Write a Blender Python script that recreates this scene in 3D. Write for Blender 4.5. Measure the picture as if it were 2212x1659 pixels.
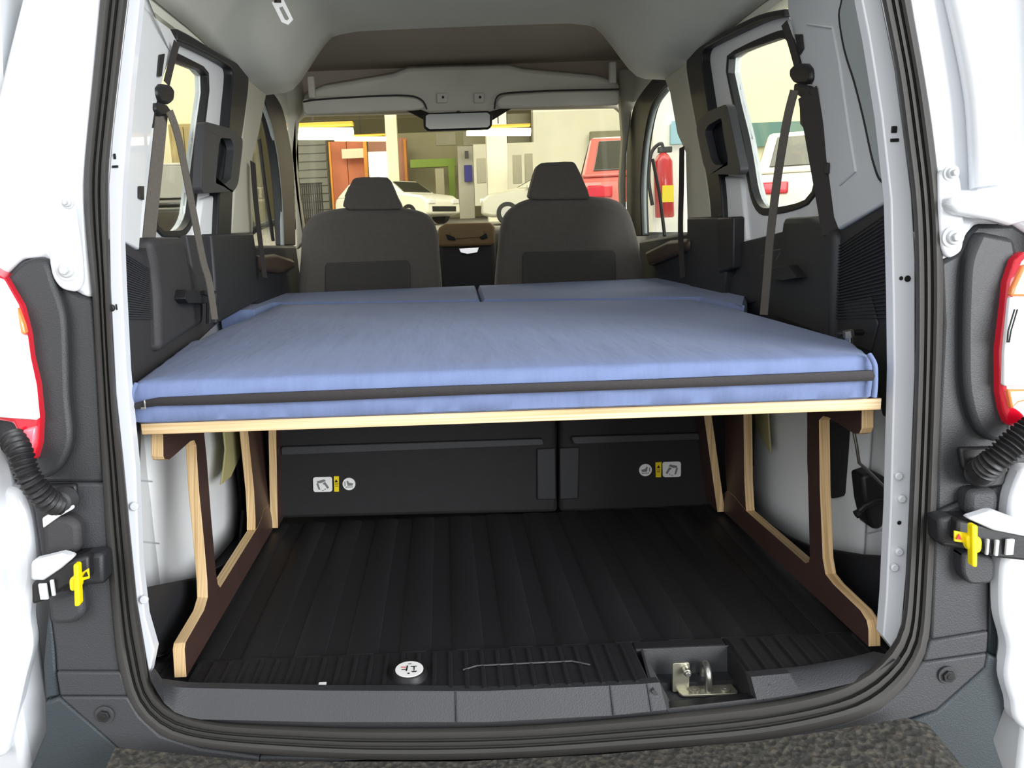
import bpy, bmesh, math, random
from mathutils import Vector, Matrix, noise
random.seed(4)
for o in list(bpy.data.objects): bpy.data.objects.remove(o)
SC = bpy.context.scene; COL = SC.collection
R = math.radians
# ------------------------------------------------------------------ camera
CAMP = Vector((-.0951, -1.085, .6301)); FPX = 1668.85; PX0, PY0 = 985.0, 824.3
_pi, _ya, _ro = R(10.947), R(.567), R(-2.296)
AF = Vector((math.sin(_ya)*math.cos(_pi), math.cos(_ya)*math.cos(_pi), -math.sin(_pi)))
_r = AF.cross(Vector((0,0,1))).normalized(); _u = _r.cross(AF)
AR = math.cos(_ro)*_r + math.sin(_ro)*_u; AU = -math.sin(_ro)*_r + math.cos(_ro)*_u
cd = bpy.data.cameras.new('camera'); cam = bpy.data.objects.new('camera', cd); COL.objects.link(cam)
m3 = Matrix((AR, AU, -AF)).transposed().to_4x4(); cam.matrix_world = Matrix.Translation(CAMP) @ m3
cd.sensor_width = 36; cd.lens = 36*FPX/2212; cd.clip_start = .02; cd.clip_end = 200
cd.shift_x = (1106-PX0)/2212; cd.shift_y = -(829.5-PY0)/2212
SC.camera = cam
# ------------------------------------------------------------------ world, lights, exposure
w = bpy.data.worlds.new('World'); SC.world = w; w.use_nodes = True
bg = w.node_tree.nodes['Background']; bg.inputs[0].default_value = (.98,.985,1,1); bg.inputs[1].default_value = .88
def area(name, loc, target, sx, sy, power, col=(1,1,1)):
    l = bpy.data.lights.new(name, 'AREA'); l.shape = 'RECTANGLE'; l.size = sx; l.size_y = sy; l.energy = power; l.color = col
    o = bpy.data.objects.new(name, l); COL.objects.link(o); o.location = loc
    o.rotation_euler = (Vector(target)-Vector(loc)).to_track_quat('-Z','Y').to_euler(); return o
area('gate_daylight', (3.0,-3.6,1.5), (-.4,.2,.4), 2.6, 2.4, 270, (.96,.98,1))
area('gate_daylight_side', (-2.6,-4.0,2.2), (0,0,.3), 2.4, 2.0, 60, (.97,.98,1))
area('hall_front_fill', (0,3.6,5.5), (0,14,1), 14, 2.5, 600, (1,.98,.9))  # added fill, no real lamp: brightens hall faces turned toward the van
area('hall_light', (-6,16,7.6), (-6,16,0), 8, 18, 1900, (1,.93,.75))
area('hall_light_right', (7,14,7.6), (7,14,0), 9, 18, 2100, (1,.95,.8))
SC.view_settings.view_transform = 'Standard'; SC.view_settings.look = 'None'
SC.view_settings.exposure = 0.35; SC.view_settings.gamma = 1; SC.view_settings.use_curve_mapping = False
# ------------------------------------------------------------------ helpers
RK0, RK1 = -.115, .13      # the rear opening leans: Y = RK0 + RK1*z (+ offset)
def at(px, py, X=None, Y=None, Z=None, pl=None, rk=None):
    """point of the surveyed sight line on a real plane (X, Y, Z constant, or X = a + b*Y + c*Z)"""
    d = AF + AR*((px-PX0)/FPX) - AU*((py-PY0)/FPX)
    if Y is not None: t = (Y-CAMP.y)/d.y
    elif Z is not None: t = (Z-CAMP.z)/d.z
    elif X is not None: t = (X-CAMP.x)/d.x
    elif rk is not None: t = (RK0+rk+RK1*CAMP.z-CAMP.y)/(d.y-RK1*d.z)
    else:
        a, b, c = pl; t = (a+b*CAMP.y+c*CAMP.z-CAMP.x)/(d.x-b*d.y-c*d.z)
    return CAMP + d*t
def P(pts, **k): return [at(x, y, **k) for x, y in pts]
def srgb(h):
    v = [int(h[i:i+2],16)/255 for i in (0,2,4)]
    return tuple(((c+.055)/1.055)**2.4 if c > .04045 else c/12.92 for c in v)+(1,)
MATS = {}
def mat(name, hexc, rough=.5, metal=0, var=.0, vscale=8, bump=0, bscale=200, emit=0, alpha=None, coat=0, sheen=0, stretch=None):
    if name in MATS: return MATS[name]
    m = bpy.data.materials.new(name); m.use_nodes = True; nt = m.node_tree; N = nt.nodes; L = nt.links
    b = N['Principled BSDF']; c = srgb(hexc)
    b.inputs['Roughness'].default_value = rough; b.inputs['Metallic'].default_value = metal
    b.inputs['Coat Weight'].default_value = coat; b.inputs['Sheen Weight'].default_value = sheen
    tc = N.new('ShaderNodeTexCoord'); mp = N.new('ShaderNodeMapping'); L.new(tc.outputs['Object'], mp.inputs[0])
    if stretch: mp.inputs['Scale'].default_value = stretch
    n1 = N.new('ShaderNodeTexNoise'); n1.inputs['Scale'].default_value = vscale; n1.inputs['Detail'].default_value = 5
    L.new(mp.outputs[0], n1.inputs['Vector'])
    cr = N.new('ShaderNodeValToRGB'); cr.color_ramp.elements[0].position = .3; cr.color_ramp.elements[1].position = .7
    lo = tuple(x*(1-var) for x in c[:3])+(1,); hi = tuple(min(1,x*(1+var)) for x in c[:3])+(1,)
    cr.color_ramp.elements[0].color = lo; cr.color_ramp.elements[1].color = hi
    L.new(n1.outputs['Fac'], cr.inputs[0]); L.new(cr.outputs[0], b.inputs['Base Color'])
    if bump:
        n2 = N.new('ShaderNodeTexNoise'); n2.inputs['Scale'].default_value = bscale; n2.inputs['Detail'].default_value = 3
        L.new(mp.outputs[0], n2.inputs['Vector'])
        bp = N.new('ShaderNodeBump'); bp.inputs['Strength'].default_value = bump; bp.inputs['Distance'].default_value = .002
        L.new(n2.outputs['Fac'], bp.inputs['Height']); L.new(bp.outputs[0], b.inputs['Normal'])
    if emit:
        L.new(cr.outputs[0], b.inputs['Emission Color']); b.inputs['Emission Strength'].default_value = emit
    MATS[name] = m; return m
def glassmat(name, tint=(.93,.95,.93,1), refl=.06):
    m = bpy.data.materials.new(name); m.use_nodes = True; nt = m.node_tree; N = nt.nodes; L = nt.links; N.remove(N['Principled BSDF'])
    t = N.new('ShaderNodeBsdfTransparent'); t.inputs[0].default_value = tint
    g = N.new('ShaderNodeBsdfGlossy'); g.inputs['Roughness'].default_value = .02
    lw = N.new('ShaderNodeLayerWeight'); lw.inputs[0].default_value = .5
    pw = N.new('ShaderNodeMath'); pw.operation = 'POWER'; pw.inputs[1].default_value = 5; L.new(lw.outputs['Facing'], pw.inputs[0])
    ma = N.new('ShaderNodeMath'); ma.operation = 'MULTIPLY_ADD'; ma.inputs[1].default_value = .5; ma.inputs[2].default_value = refl*.5; L.new(pw.outputs[0], ma.inputs[0])
    mx = N.new('ShaderNodeMixShader'); L.new(ma.outputs[0], mx.inputs[0]); L.new(t.outputs[0], mx.inputs[1]); L.new(g.outputs[0], mx.inputs[2])
    L.new(mx.outputs[0], N['Material Output'].inputs[0]); return m
white = mat('white_paint','dde1e6',.35,0,.015,5,coat=.4)
whitein = mat('white_paint_inside','e4e6e6',.6,0,.02,5,coat=.2)
trim = mat('grey_white_trim','c6cacc',.6,0,.03,6,.15,300)
trimgrey = mat('grey_fabric_trim','9fa6a4',.85,0,.03,6,.2,400)
beige = mat('beige_trim','bdbaa8',.65,0,.03,6,.1,300)
head = mat('headliner_felt','deded0',.95,0,.04,4,.3,500)
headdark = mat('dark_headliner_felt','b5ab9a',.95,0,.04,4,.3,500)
shelfm = mat('overhead_shelf_vinyl','d8d6c8',.75,0,.04,8,.1,300)
blk = mat('black_plastic','26272a',.55,0,.08,10,.25,500)
blk2 = mat('charcoal_plastic','38393b',.6,0,.06,10,.3,600)
sidem = mat('dark_side_trim','343335',.65,0,.05,10,.3,600)
lampm = mat('lamp_surround_plastic','2b2d2f',.5,0,.06,10,.3,600)
greyp = mat('bumper_grey_plastic','343538',.55,0,.08,6,.35,500)
bluep = mat('bumper_corner_plastic','2f373c',.5,0,.08,6,.3,500)
rubber = mat('seal_rubber','403f3d',.55,0,.08,6,.1,200)
rubberd = mat('dark_rubber','1d1d1f',.5,0,.1,6,.1,200)
matm = mat('load_mat_rubber','1c1c1e',.55,0,.12,3,.3,300)
seatm = mat('seat_cloth','56524c',.95,0,.06,60,.5,900,sheen=.2)
seatb = mat('rear_seat_back_board','1d1c1e',.8,0,.1,30,.3,700)
beltm = mat('belt_webbing','5a554e',.8,0,.1,200,.2,900)
beltd = mat('dark_belt_webbing','2c2826',.8,0,.1,200,.2,900)
steel = mat('bright_steel','b9b8b0',.3,.9,.05,20)
zinc = mat('zinc_plate','b5b3a0',.35,.8,.08,30)
chrome = mat('chrome','e8e8e8',.12,1,0)
yel = mat('yellow_plastic','f4dc00',.45,0,.02,20)
yelb = mat('yellow_label','e8cf10',.5)
ink = mat('black_ink','141414',.6)
redink = mat('red_ink','c02a28',.6)
stick = mat('white_sticker','e6e6e4',.5)
greyink = mat('grey_ink','77797a',.6)
redl = mat('red_lens','d0102a',.12,0,.05,20,coat=1)
orl = mat('orange_lens','f58a4a',.15,0,.05,20,coat=1)
whl = mat('clear_lens','f0f0f2',.12,0,.02,20,coat=1)
glass = glassmat('window_glass')
mirrorm = mat('mirror_silver','d8d8d8',.03,1,0)
def wood(name, a, b_, sx):
    m = bpy.data.materials.new(name); m.use_nodes = True; nt = m.node_tree; N = nt.nodes; L = nt.links; b = N['Principled BSDF']
    b.inputs['Roughness'].default_value = .55
    tc = N.new('ShaderNodeTexCoord'); mp = N.new('ShaderNodeMapping'); mp.inputs['Scale'].default_value = sx
    w_ = N.new('ShaderNodeTexNoise'); w_.inputs['Scale'].default_value = 1; w_.inputs['Detail'].default_value = 6
    cr = N.new('ShaderNodeValToRGB'); cr.color_ramp.elements[0].position = .35; cr.color_ramp.elements[1].position = .65
    cr.color_ramp.elements[0].color = srgb(a); cr.color_ramp.elements[1].color = srgb(b_)
    L.new(tc.outputs['Object'], mp.inputs[0]); L.new(mp.outputs[0], w_.inputs['Vector']); L.new(w_.outputs['Fac'], cr.inputs[0]); L.new(cr.outputs[0], b.inputs['Base Color'])
    MATS[name] = m; return m
plyz = wood('birch_ply_edge_horizontal','c9a878','ecd5ae',(3,3,420))
plyx = wood('birch_ply_edge_upright','bd9a68','e6c898',(420,3,6))
film = mat('brown_phenolic_film','42302b',.4,0,.12,12,.2,300)

def link(name, me, m, parent=None, label=None, cat=None, group=None, kind=None, smooth=False):
    o = bpy.data.objects.new(name, me); COL.objects.link(o)
    for mm in (m if isinstance(m, (list,tuple)) else [m]): me.materials.append(mm)
    if smooth:
        for p in me.polygons: p.use_smooth = True
    if parent is not None:
        o.parent = parent; o.matrix_parent_inverse = Matrix.Translation(-Vector(parent.get('_w', (0,0,0))))
    for k, v in (('label',label),('category',cat),('group',group),('kind',kind)):
        if v: o[k] = v
    return o
def obj(name, bm, m, parent=None, bevel=0, seg=2, smooth=False, **kw):
    bmesh.ops.recalc_face_normals(bm, faces=bm.faces)
    me = bpy.data.meshes.new(name); bm.to_mesh(me); bm.free()
    o = link(name, me, m, parent, smooth=smooth or bevel > 0, **kw)
    if bevel:
        md = o.modifiers.new('bevel','BEVEL'); md.width = bevel; md.segments = seg; md.limit_method = 'ANGLE'; md.angle_limit = R(35); md.harden_normals = False
        try: me.set_sharp_from_angle(angle=R(35))
        except Exception: pass
    elif smooth:
        try: me.set_sharp_from_angle(angle=R(50))
        except Exception: pass
    return o
def thing(name, label, cat, loc, group=None):
    o = bpy.data.objects.new(name, None); COL.objects.link(o); o.location = loc; o.empty_display_size = .1
    o['label'] = label; o['category'] = cat; o['_w'] = tuple(loc)
    if group: o['group'] = group
    return o
def B(): return bmesh.new()
def prism(bm, pts, vec, mi=0):
    pts = [Vector(p) for p in pts]; vec = Vector(vec)
    a = [bm.verts.new(p) for p in pts]; b = [bm.verts.new(p+vec) for p in pts]
    fs = [bm.faces.new(a), bm.faces.new(b[::-1])]
    n = len(a)
    for i in range(n): fs.append(bm.faces.new((a[i], b[i], b[(i+1)%n], a[(i+1)%n])))
    for f in fs: f.material_index = mi
    return fs
def box(bm, x0, x1, y0, y1, z0, z1, mi=0):
    return prism(bm, [(x0,y0,z0),(x1,y0,z0),(x1,y1,z0),(x0,y1,z0)], (0,0,z1-z0), mi)
def tube(bm, pts, r, n=10, mi=0, closed=False, ribs=0, flat=None):
    pts = [Vector(p) for p in pts]; rings = []
    prev = None
    for i, p in enumerate(pts):
        if closed: t = pts[(i+1)%len(pts)]-pts[i-1]
        else: t = pts[min(i+1,len(pts)-1)]-pts[max(i-1,0)]
        t.normalize()
        if prev is None:
            u = t.cross(Vector((0,0,1)));
            if u.length < .1: u = t.cross(Vector((0,1,0)))
        else: u = prev - t*prev.dot(t)
        u.normalize(); v = t.cross(u); prev = u
        rr = r[i] if isinstance(r, (list,tuple)) else r
        if flat: rings.append([bm.verts.new(p+flat[0]*math.cos(2*math.pi*k/n)*flat[1]+flat[0].cross(t).normalized()*math.sin(2*math.pi*k/n)*flat[2]) for k in range(n)])
        else: rings.append([bm.verts.new(p+(u*math.cos(2*math.pi*k/n)+v*math.sin(2*math.pi*k/n))*rr) for k in range(n)])
    m = len(rings)
    for i in range(m if closed else m-1):
        a, b = rings[i], rings[(i+1)%m]
        for k in range(n): f = bm.faces.new((a[k],a[(k+1)%n],b[(k+1)%n],b[k])); f.material_index = mi
    if not closed:
        f = bm.faces.new(rings[0][::-1]); f.material_index = mi; f = bm.faces.new(rings[-1]); f.material_index = mi
def smoothpath(pts, n=8):
    pts = [Vector(p) for p in pts]; out = []
    for i in range(len(pts)-1):
        p0 = pts[max(i-1,0)]; p1 = pts[i]; p2 = pts[i+1]; p3 = pts[min(i+2,len(pts)-1)]
        for k in range(n):
            t = k/n
            out.append(.5*((2*p1)+(p2-p0)*t+(2*p0-5*p1+4*p2-p3)*t*t+(3*p1-p0-3*p2+p3)*t*t*t))
    out.append(pts[-1]); return out
def sp2(pts, n=6):
    return [(v.x, v.y) for v in smoothpath([(a,b,0) for a,b in pts], n)]
def resample(pts, n):
    pts = [Vector(p) for p in pts]; L = [0]
    for a, b in zip(pts, pts[1:]): L.append(L[-1]+(b-a).length)
    out = []
    j = 0
    for i in range(n):
        s = L[-1]*i/(n-1)
        while j < len(L)-2 and L[j+1] < s: j += 1
        t = (s-L[j])/max(1e-9, L[j+1]-L[j]); out.append(pts[j].lerp(pts[j+1], t))
    return out
def rpoly(c, pts, r, n=4):
    """round the corners of a planar polygon"""
    pts = [Vector(p) for p in pts]; out = []
    for i, p in enumerate(pts):
        a = pts[i-1]; b = pts[(i+1)%len(pts)]; rr = r
        da = (a-p); db = (b-p); rr = min(r, da.length*.45, db.length*.45)
        s = p+da.normalized()*rr; e = p+db.normalized()*rr
        for k in range(n+1):
            t = k/n; out.append((1-t)**2*s+2*t*(1-t)*p+t*t*e)
    return out
def ringprism(bm, outer, inner, vec, mi=0):
    """frame between two closed loops of equal length"""
    n = len(outer); vec = Vector(vec)
    A = [bm.verts.new(p) for p in outer]; Bv = [bm.verts.new(p) for p in inner]
    C = [bm.verts.new(Vector(p)+vec) for p in outer]; D = [bm.verts.new(Vector(p)+vec) for p in inner]
    for i in range(n):
        j = (i+1)%n
        for q in ((A[i],A[j],Bv[j],Bv[i]),(C[i],D[i],D[j],C[j]),(A[i],C[i],C[j],A[j]),(Bv[i],Bv[j],D[j],D[i])):
            f = bm.faces.new(q); f.material_index = mi
def cyl(bm, c, axis, r, h, n=24, mi=0, r2=None):
    axis = Vector(axis).normalized(); c = Vector(c)
    u = axis.orthogonal().normalized(); v = axis.cross(u); r2 = r if r2 is None else r2
    a = [bm.verts.new(c+(u*math.cos(2*math.pi*k/n)+v*math.sin(2*math.pi*k/n))*r) for k in range(n)]
    b = [bm.verts.new(c+axis*h+(u*math.cos(2*math.pi*k/n)+v*math.sin(2*math.pi*k/n))*r2) for k in range(n)]
    fs = [bm.faces.new(a[::-1]), bm.faces.new(b)]
    for k in range(n): fs.append(bm.faces.new((a[k],a[(k+1)%n],b[(k+1)%n],b[k])))
    for f in fs: f.material_index = mi
def slab(name, px, vec, m, parent=None, bevel=.004, rnd=0, **k):
    kk = {q: k.pop(q) for q in ('X','Y','Z','pl','rk') if q in k}
    pts = P(px, **kk)
    if rnd: pts = rpoly(None, pts, rnd)
    bm = B(); prism(bm, pts, vec); return obj(name, bm, m, parent, bevel=bevel, **k)
def strip(name, pxs, width, thick, m, parent, pts=None, **k):
    """flat webbing along a path; width across in the Y/Z sense"""
    pass

# ================================================================== the hall (setting)
def struct(name, bm, m, **k): return obj(name, bm, m, kind='structure', **k)
GZ = -.56
wallm = mat('hall_wall_cream','e6e2c0',.8,0,.03,1.5,.1,60)
wallw = mat('hall_wall_white','f0eee0',.8,0,.03,1.5,.1,60)
concrete = mat('hall_floor_concrete','8d8a84',.6,0,.1,2,.2,80)
K = 2.5
def ramp(y): return GZ if y < 4.2 else (GZ+(y-4.2)*.9/7.3 if y < 11.5 else .34+(y-11.5)*.043)
bm = B()
for y0_, y1_ in ((-7,4.2),(4.2,11.5),(11.5,41)): prism(bm, [(-16,y0_,ramp(y0_)),(16,y0_,ramp(y0_)),(16,y1_,ramp(y1_)),(-16,y1_,ramp(y1_))], (0,0,-.1))
struct('floor', bm, concrete)
bm = B(); box(bm, -16.2,-16,2.5,41,GZ,8); struct('wall_left', bm, wallm)
bm = B(); box(bm, 16.0,16.2,2.5,41,GZ,8); struct('wall_right', bm, wallm)
bm = B(); box(bm, -16,16,40,40.2,GZ,10); struct('wall_far', bm, mat('far_wall_taupe_hazed','b5ae8c',.8,0,.05,1))  # taupe lightened, windscreen haze is put into the colour
bm = B(); box(bm, -16.2,16.2,3.2,41,8,8.2); struct('ceiling', bm, mat('hall_ceiling','9a937c',.9,0,.05,1))
# far facade pieces, each at its own depth
def hall_panel(name, px0, py0, px1, py1, Y, m, t=.12, label=None, cat=None, parent=None, kind=None, group=None):
    Y = Y*K; a = at(px0, py0, Y=Y); c = at(px1, py1, Y=Y); t *= 2; pm = (py0+py1)/2; a.x = at(px0, pm, Y=Y).x; c.x = at(px1, pm, Y=Y).x
    bm = B(); box(bm, a.x, c.x, Y, Y+t, c.z, a.z); return obj(name, bm, m, parent, bevel=.01, label=label, cat=cat, kind=kind, group=group)
hall_panel('wall_front', 1153, 100, 1400, 560, 11, wallw, .3, kind='structure')
hall_panel('trim_1', 835, 150, 860, 520, 10.5, mat('column_cream','efe8c8',.7), .25, kind='structure')
hall_panel('trim_2', 1052, 200, 1096, 480, 10, wallw, .3, kind='structure')
t = thing('roller_shutter','grey ribbed roller shutter behind the left lamp tube, seen through the windscreen','shutter', at(670,460,Y=12*K))
shut = mat('shutter_grey','8f918c',.6)
bm = B(); YS = 12*K; a = at(600,300,Y=YS); c = at(716,470,Y=YS); box(bm, a.x,c.x,YS,YS+.1,c.z,a.z); obj('shutter_frame', bm, shut, t, bevel=.01)
for i in range(10):
    z = c.z+(a.z-c.z)*(i+.5)/10; bm = B(); box(bm, a.x+.03,c.x-.03,YS-.06,YS,z-.13,z+.13); obj('slat', bm, shut, t, bevel=.01)
t = thing('railing','dark upright bar railing in front of the grey shutter','railing', at(670,425,Y=11*K))
bm = B(); YR = 11*K; a = at(640,396,Y=YR); c = at(697,421,Y=YR); box(bm,a.x,c.x,YR,YR+.06,a.z-.06,a.z); obj('rail', bm, rubberd, t)
for i in range(12):
    x = a.x+(c.x-a.x)*(i+.5)/12; bm = B(); box(bm,x-.025,x+.025,YR,YR+.05,ramp(YR),a.z-.06); obj('bar', bm, rubberd, t)
t = thing('red_gate','red double gate, paled in colour for haze, with a pale grille on top, behind the left seat','gate', at(755,450,Y=12*K))
redd = mat('hazed_red_paint','d6805f',.6,0,.08,2); org = mat('orange_paint','f0a040',.5)  # gate red is paled to stand in for haze on the windscreen
hall_panel('gate_leaf', 716,306,752,460,11.8,redd,.08,parent=t); hall_panel('gate_leaf', 753,306,788,460,11.8,redd,.08,parent=t)
hall_panel('grille', 738,322,785,341,11.6,mat('pale_grille','efe6d0',.6),.05,parent=t)
hall_panel('post', 788,300,796,465,11.6,org,.1,parent=t); hall_panel('post', 714,306,718,465,11.6,org,.1,parent=t)
t = thing('red_partition','pale red partition panel right of the cream column','panel', at(870,440,Y=12.5*K))
hall_panel('panel', 798,300,882,440,12.5,mat('pale_red_paint','dba08a',.7,0,.05,2),.1,parent=t)
hall_panel('edge_strip', 874,300,880,440,12.4,org,.06,parent=t)
t = thing('light_box_sign','blank white lit sign box left of the cream column','sign', at(818,382,Y=11.1*K))
hall_panel('sign_face', 798,331,838,381,11.1,mat('lit_sign_face','ffffff',.5,emit=2.5),.12,parent=t)
hall_panel('sign_frame', 796,328,840,384,11.2,trim,.12,parent=t); hall_panel('sign_post', 814,384,821,520,11.2,trim,.06,parent=t)
bm = B(); a = at(988,0,Y=13); 
hall_panel('wall_back', 860,288,1056,470,13,mat('beige_wall_far_hazed','c4bf9e',.8,0,.05,1.5),.1,kind='structure')  # beige raised in tone to carry the windscreen veil
t = thing('green_portal','bright green square door frame in the middle of the windscreen view','frame', at(980,455,Y=12.4*K))
grn = mat('lime_green_paint','a4c458',.6,0,.03,2)
hall_panel('beam', 886,345,984,359,12.4,grn,.12,parent=t); hall_panel('post', 970,359,984,455,12.4,grn,.12,parent=t)
hall_panel('trim_3', 941,364,960,432,12,mat('pale_post','c9c4a8',.7),.15,kind='structure')
t = thing('blue_door','white framed door with a violet blue panel, in the centre of the windscreen view','door', at(1010,430,Y=12*K))
hall_panel('door_frame', 991,316,1024,490,12.1,wallw,.1,parent=t); hall_panel('door_panel', 1003,357,1020,392,12.0,mat('violet_blue_panel','5a56b8',.6),.06,parent=t)
hall_panel('door_sign', 1004,326,1012,342,12.0,greyink,.05,parent=t)
darkwin = mat('far_window_dark','8c8768',.3,0,.1,2)
for i, (a0,b0,a1,b1) in enumerate([(941,286,985,313),(1000,284,1050,313),(1096,246,1150,312)]):
    hall_panel('window_%d'%(i+1), a0,b0,a1,b1,11.5,darkwin,.06,kind='structure')
for i, (a0,b0,a1,b1) in enumerate([(1030,342,1050,395),(1108,335,1127,396),(1134,332,1151,396)]):
    hall_panel('window_%d'%(i+4), a0,b0,a1,b1,9.8,mat('far_window_grey','8e8c7c',.3),.06,kind='structure')
hall_panel('wall_side', 1024,312,1155,440,11,wallw,.1,kind='structure')
t = thing('white_doorway','grey framed door in the white wall above the red car','door', at(1310,400,Y=10.9*K))
gfr = mat('door_frame_grey','8a8870',.6)
hall_panel('door_frame', 1276,284,1400,440,10.85,gfr,.12,parent=t); hall_panel('door_leaf', 1283,302,1400,440,10.8,mat('door_leaf_cream','e4e0c6',.6),.06,parent=t)
# fluorescent lamps
tubem = mat('lit_tube','fff2c0',.5,emit=9); refm = mat('glowing_yellow_reflector','c89a30',.5,0,.05,3,emit=.12)  # reflector glow is painted in as weak emission
def lamp(px0,px1,py,hpx,Y,label,slope=0):
    Y = Y*K; a = at(px0,py,Y=Y); c = at(px1,py+slope,Y=Y); t = thing('tube_lamp', label, 'lamp', (a+c)/2, 'tube lamps in the hall')
    r = hpx/2/FPX*(Y+1.085); bm = B(); tube(bm,[a,c],r,12); obj('tube', bm, tubem, t, smooth=True)
    bm = B(); box(bm,min(a.x,c.x),max(a.x,c.x),Y-.02,Y+.3,max(a.z,c.z)+r,max(a.z,c.z)+r*1.6); obj('reflector', bm, refm, t, bevel=.01)
    bm = B(); tube(bm,[Vector((a.x*.5+c.x*.5,Y+.1,a.z+r*2)),Vector((a.x*.5+c.x*.5,Y+.1,8.0))],.02,6); obj('hanger', bm, greyp, t)
lamp(590,763,289,24,7,'thick lit tube lamp at the left edge of the windscreen')
lamp(723,833,300,9,11,'thin lit tube lamp in front of the red gate')
lamp(1008,1146,285,15,9.3,'lit tube lamp right below the rear view mirror')
# cars
def car(name, loc, rz, m, label, suv=False, h=1.45):
    t = thing(name, label, 'car', loc)
    t.rotation_euler = (0,0,rz); Mx = Matrix.Rotation(rz,4,'Z')
    base = Vector(loc)
    def T(v): return base + Mx @ Vector(v)
    def o2(nm, bm, mm, par=t, **k):
        for v in bm.verts: pass
        o = obj(nm, bm, mm, None, **k); o.parent = par; o.matrix_parent_inverse = Matrix.Identity(4); return o
    L, W = 4.0, 1.7
    # body lower, profile in local y (length, front = +y) / z
    prof = [(-2,.35),(-2,.75),(-1.93,.95),(1.0,.98),(1.75,.86),(1.98,.7),(2,.3),(1.7,.22),(-1.8,.22)]
    bm = B(); prism(bm, [(-W/2,y,z) for y,z in prof], (W,0,0)); o2('body', bm, m, bevel=.07, seg=3)
    ty = -1.6 if suv else -1.45
    cab0 = [(-1.93,.95),(1.0,.97),(.35,h),(ty,h)]
    bm = B(); n = 4
    a = [bm.verts.new((-W/2+.03 if z<1 else -W/2+.17,y,z)) for y,z in cab0]; b = [bm.verts.new((W/2-.03 if z<1 else W/2-.17,y,z)) for y,z in cab0]
    bm.faces.new(a); bm.faces.new(b[::-1])
    for i in range(4): bm.faces.new((a[i],b[i],b[(i+1)%4],a[(i+1)%4]))
    o2('cabin', bm, m, bevel=.05, seg=3)
    gd = mat('car_window_dark','3f4038',.08,0,.1,2,coat=1)
    # rear window, windscreen, side windows
    def quad(nm, pts, off):
        bm = B(); prism(bm, [Vector(p) for p in pts], off); return o2(nm, bm, gd, bevel=.01)
    def lerp(a,b,t): return a+(b-a)*t
    def cp(side, end, s, tt):   # on rear/front slope
        y0,z0 = cab0[0] if end=='r' else cab0[1]; y1,z1 = cab0[3] if end=='r' else cab0[2]
        hw = lerp(W/2-.03, W/2-.17, tt); return (side*hw*s, lerp(y0,y1,tt), lerp(z0,z1,tt))
    quad('rear_window', [cp(-1,'r',.82,.15),cp(1,'r',.82,.15),cp(1,'r',.82,.88),cp(-1,'r',.82,.88)], (0,-.015,.01))
    quad('windscreen', [cp(-1,'f',.86,.08),cp(1,'f',.86,.08),cp(1,'f',.86,.9),cp(-1,'f',.86,.9)], (0,.015,.015))
    for s in (-1,1):
        for (ya,yb) in ((-1.55,-.75),(-.68,.1),(.15,.62)):
            def sp(y,tt): 
                hw = lerp(W/2-.03,W/2-.17,tt); yy = max(y, lerp(-1.8,ty+.1,tt)); yy = min(yy, lerp(.85,.3,tt)); return (s*hw, yy, lerp(.96,h,tt))
            quad('side_window', [sp(ya,.12),sp(yb,.12),sp(yb,.85),sp(ya,.85)], (s*.012,0,0))
        for y in (-1.3,1.25):
            bm = B(); cyl(bm,(s*(W/2-.2),y,.31),(s,0,0),.31,.22,28,0); cyl(bm,(s*(W/2+.02),y,.31),(s,0,0),.19,.012,20,1)
            o2('wheel', bm, [rubberd, steel], bevel=.02)
        bm = B(); box(bm, s*.58-.17, s*.58+.17, -2.03,-1.95,.68,.84); o2('tail_lamp', bm, redl, bevel=.02)
        bm = B(); box(bm, s*.6-.16, s*.6+.16, 1.9,2.02,.6,.74); o2('headlamp', bm, whl, bevel=.02)
        bm = B(); box(bm, min(s*.84,s*1.0), max(s*.84,s*1.0), .55,.7,.95,1.08); o2('door_mirror', bm, m, bevel=.03)
    bm = B(); box(bm,-.26,.26,-2.02,-1.99,.5,.61); o2('number_plate', bm, stick, bevel=.004)
    bm = B(); box(bm,-.6,.6,1.97,2.01,.36,.52); o2('grille', bm, rubberd, bevel=.01)
    return t
cwhite = mat('car_white','eeece0',.3,0,.01,coat=.6); cred = mat('car_red_hazed','c8675c',.3,0,.02,coat=.6); csil = mat('car_silver','c9c7b6',.35,.3,.02,coat=.5); cdark = mat('car_dark','3a3b36',.3,0,.02,coat=.6)  # car red washed out in colour instead of hazy glass
def place(px, py, Y, dz=0): p = at(px,py,Y=Y); return (p.x, Y, p.z+dz)
def car_at(px_edge, off, Y, rz, m, label, **k):
    p = at(px_edge,450,Y=Y); car('car', (p.x+off, Y, ramp(Y)), rz, m, label, **k)
car_at(945, -1.35, 25, R(-128), cwhite, 'small white car seen side on beyond the left front seat', h=1.4)
car_at(1040, 2.0, 22, R(86), csil, 'silver grey car between the two front seats', h=1.3)
car_at(1228, 1.0, 11.4, R(-9), cred, 'red car seen from behind past the right front headrest', suv=True, h=1.5)
car_at(1632, .95, 11.0, R(-24), cwhite, 'white hatchback seen from behind through the right sliding door window', suv=True, h=1.5)
car_at(395, -.2, 9.4, R(10), cdark, 'dark car seen through the left sliding door window', h=1.45)
YX = 5.3; p = at(1432,450,Y=YX)
bm = B(); box(bm, p.x-.03, p.x+.62, YX+.2, YX+.5, ramp(YX)-.1, 5.0); struct('trim_4', bm, wallw)
a = at(1432,330,Y=YX); c = at(1436,470,Y=YX); r = .075
t = thing('fire_extinguisher','red fire extinguisher hung on the pale pillar, seen through the right front door','fire extinguisher', c)
redx = mat('extinguisher_red','c01f24',.35,0,.03,coat=.4)
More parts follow.
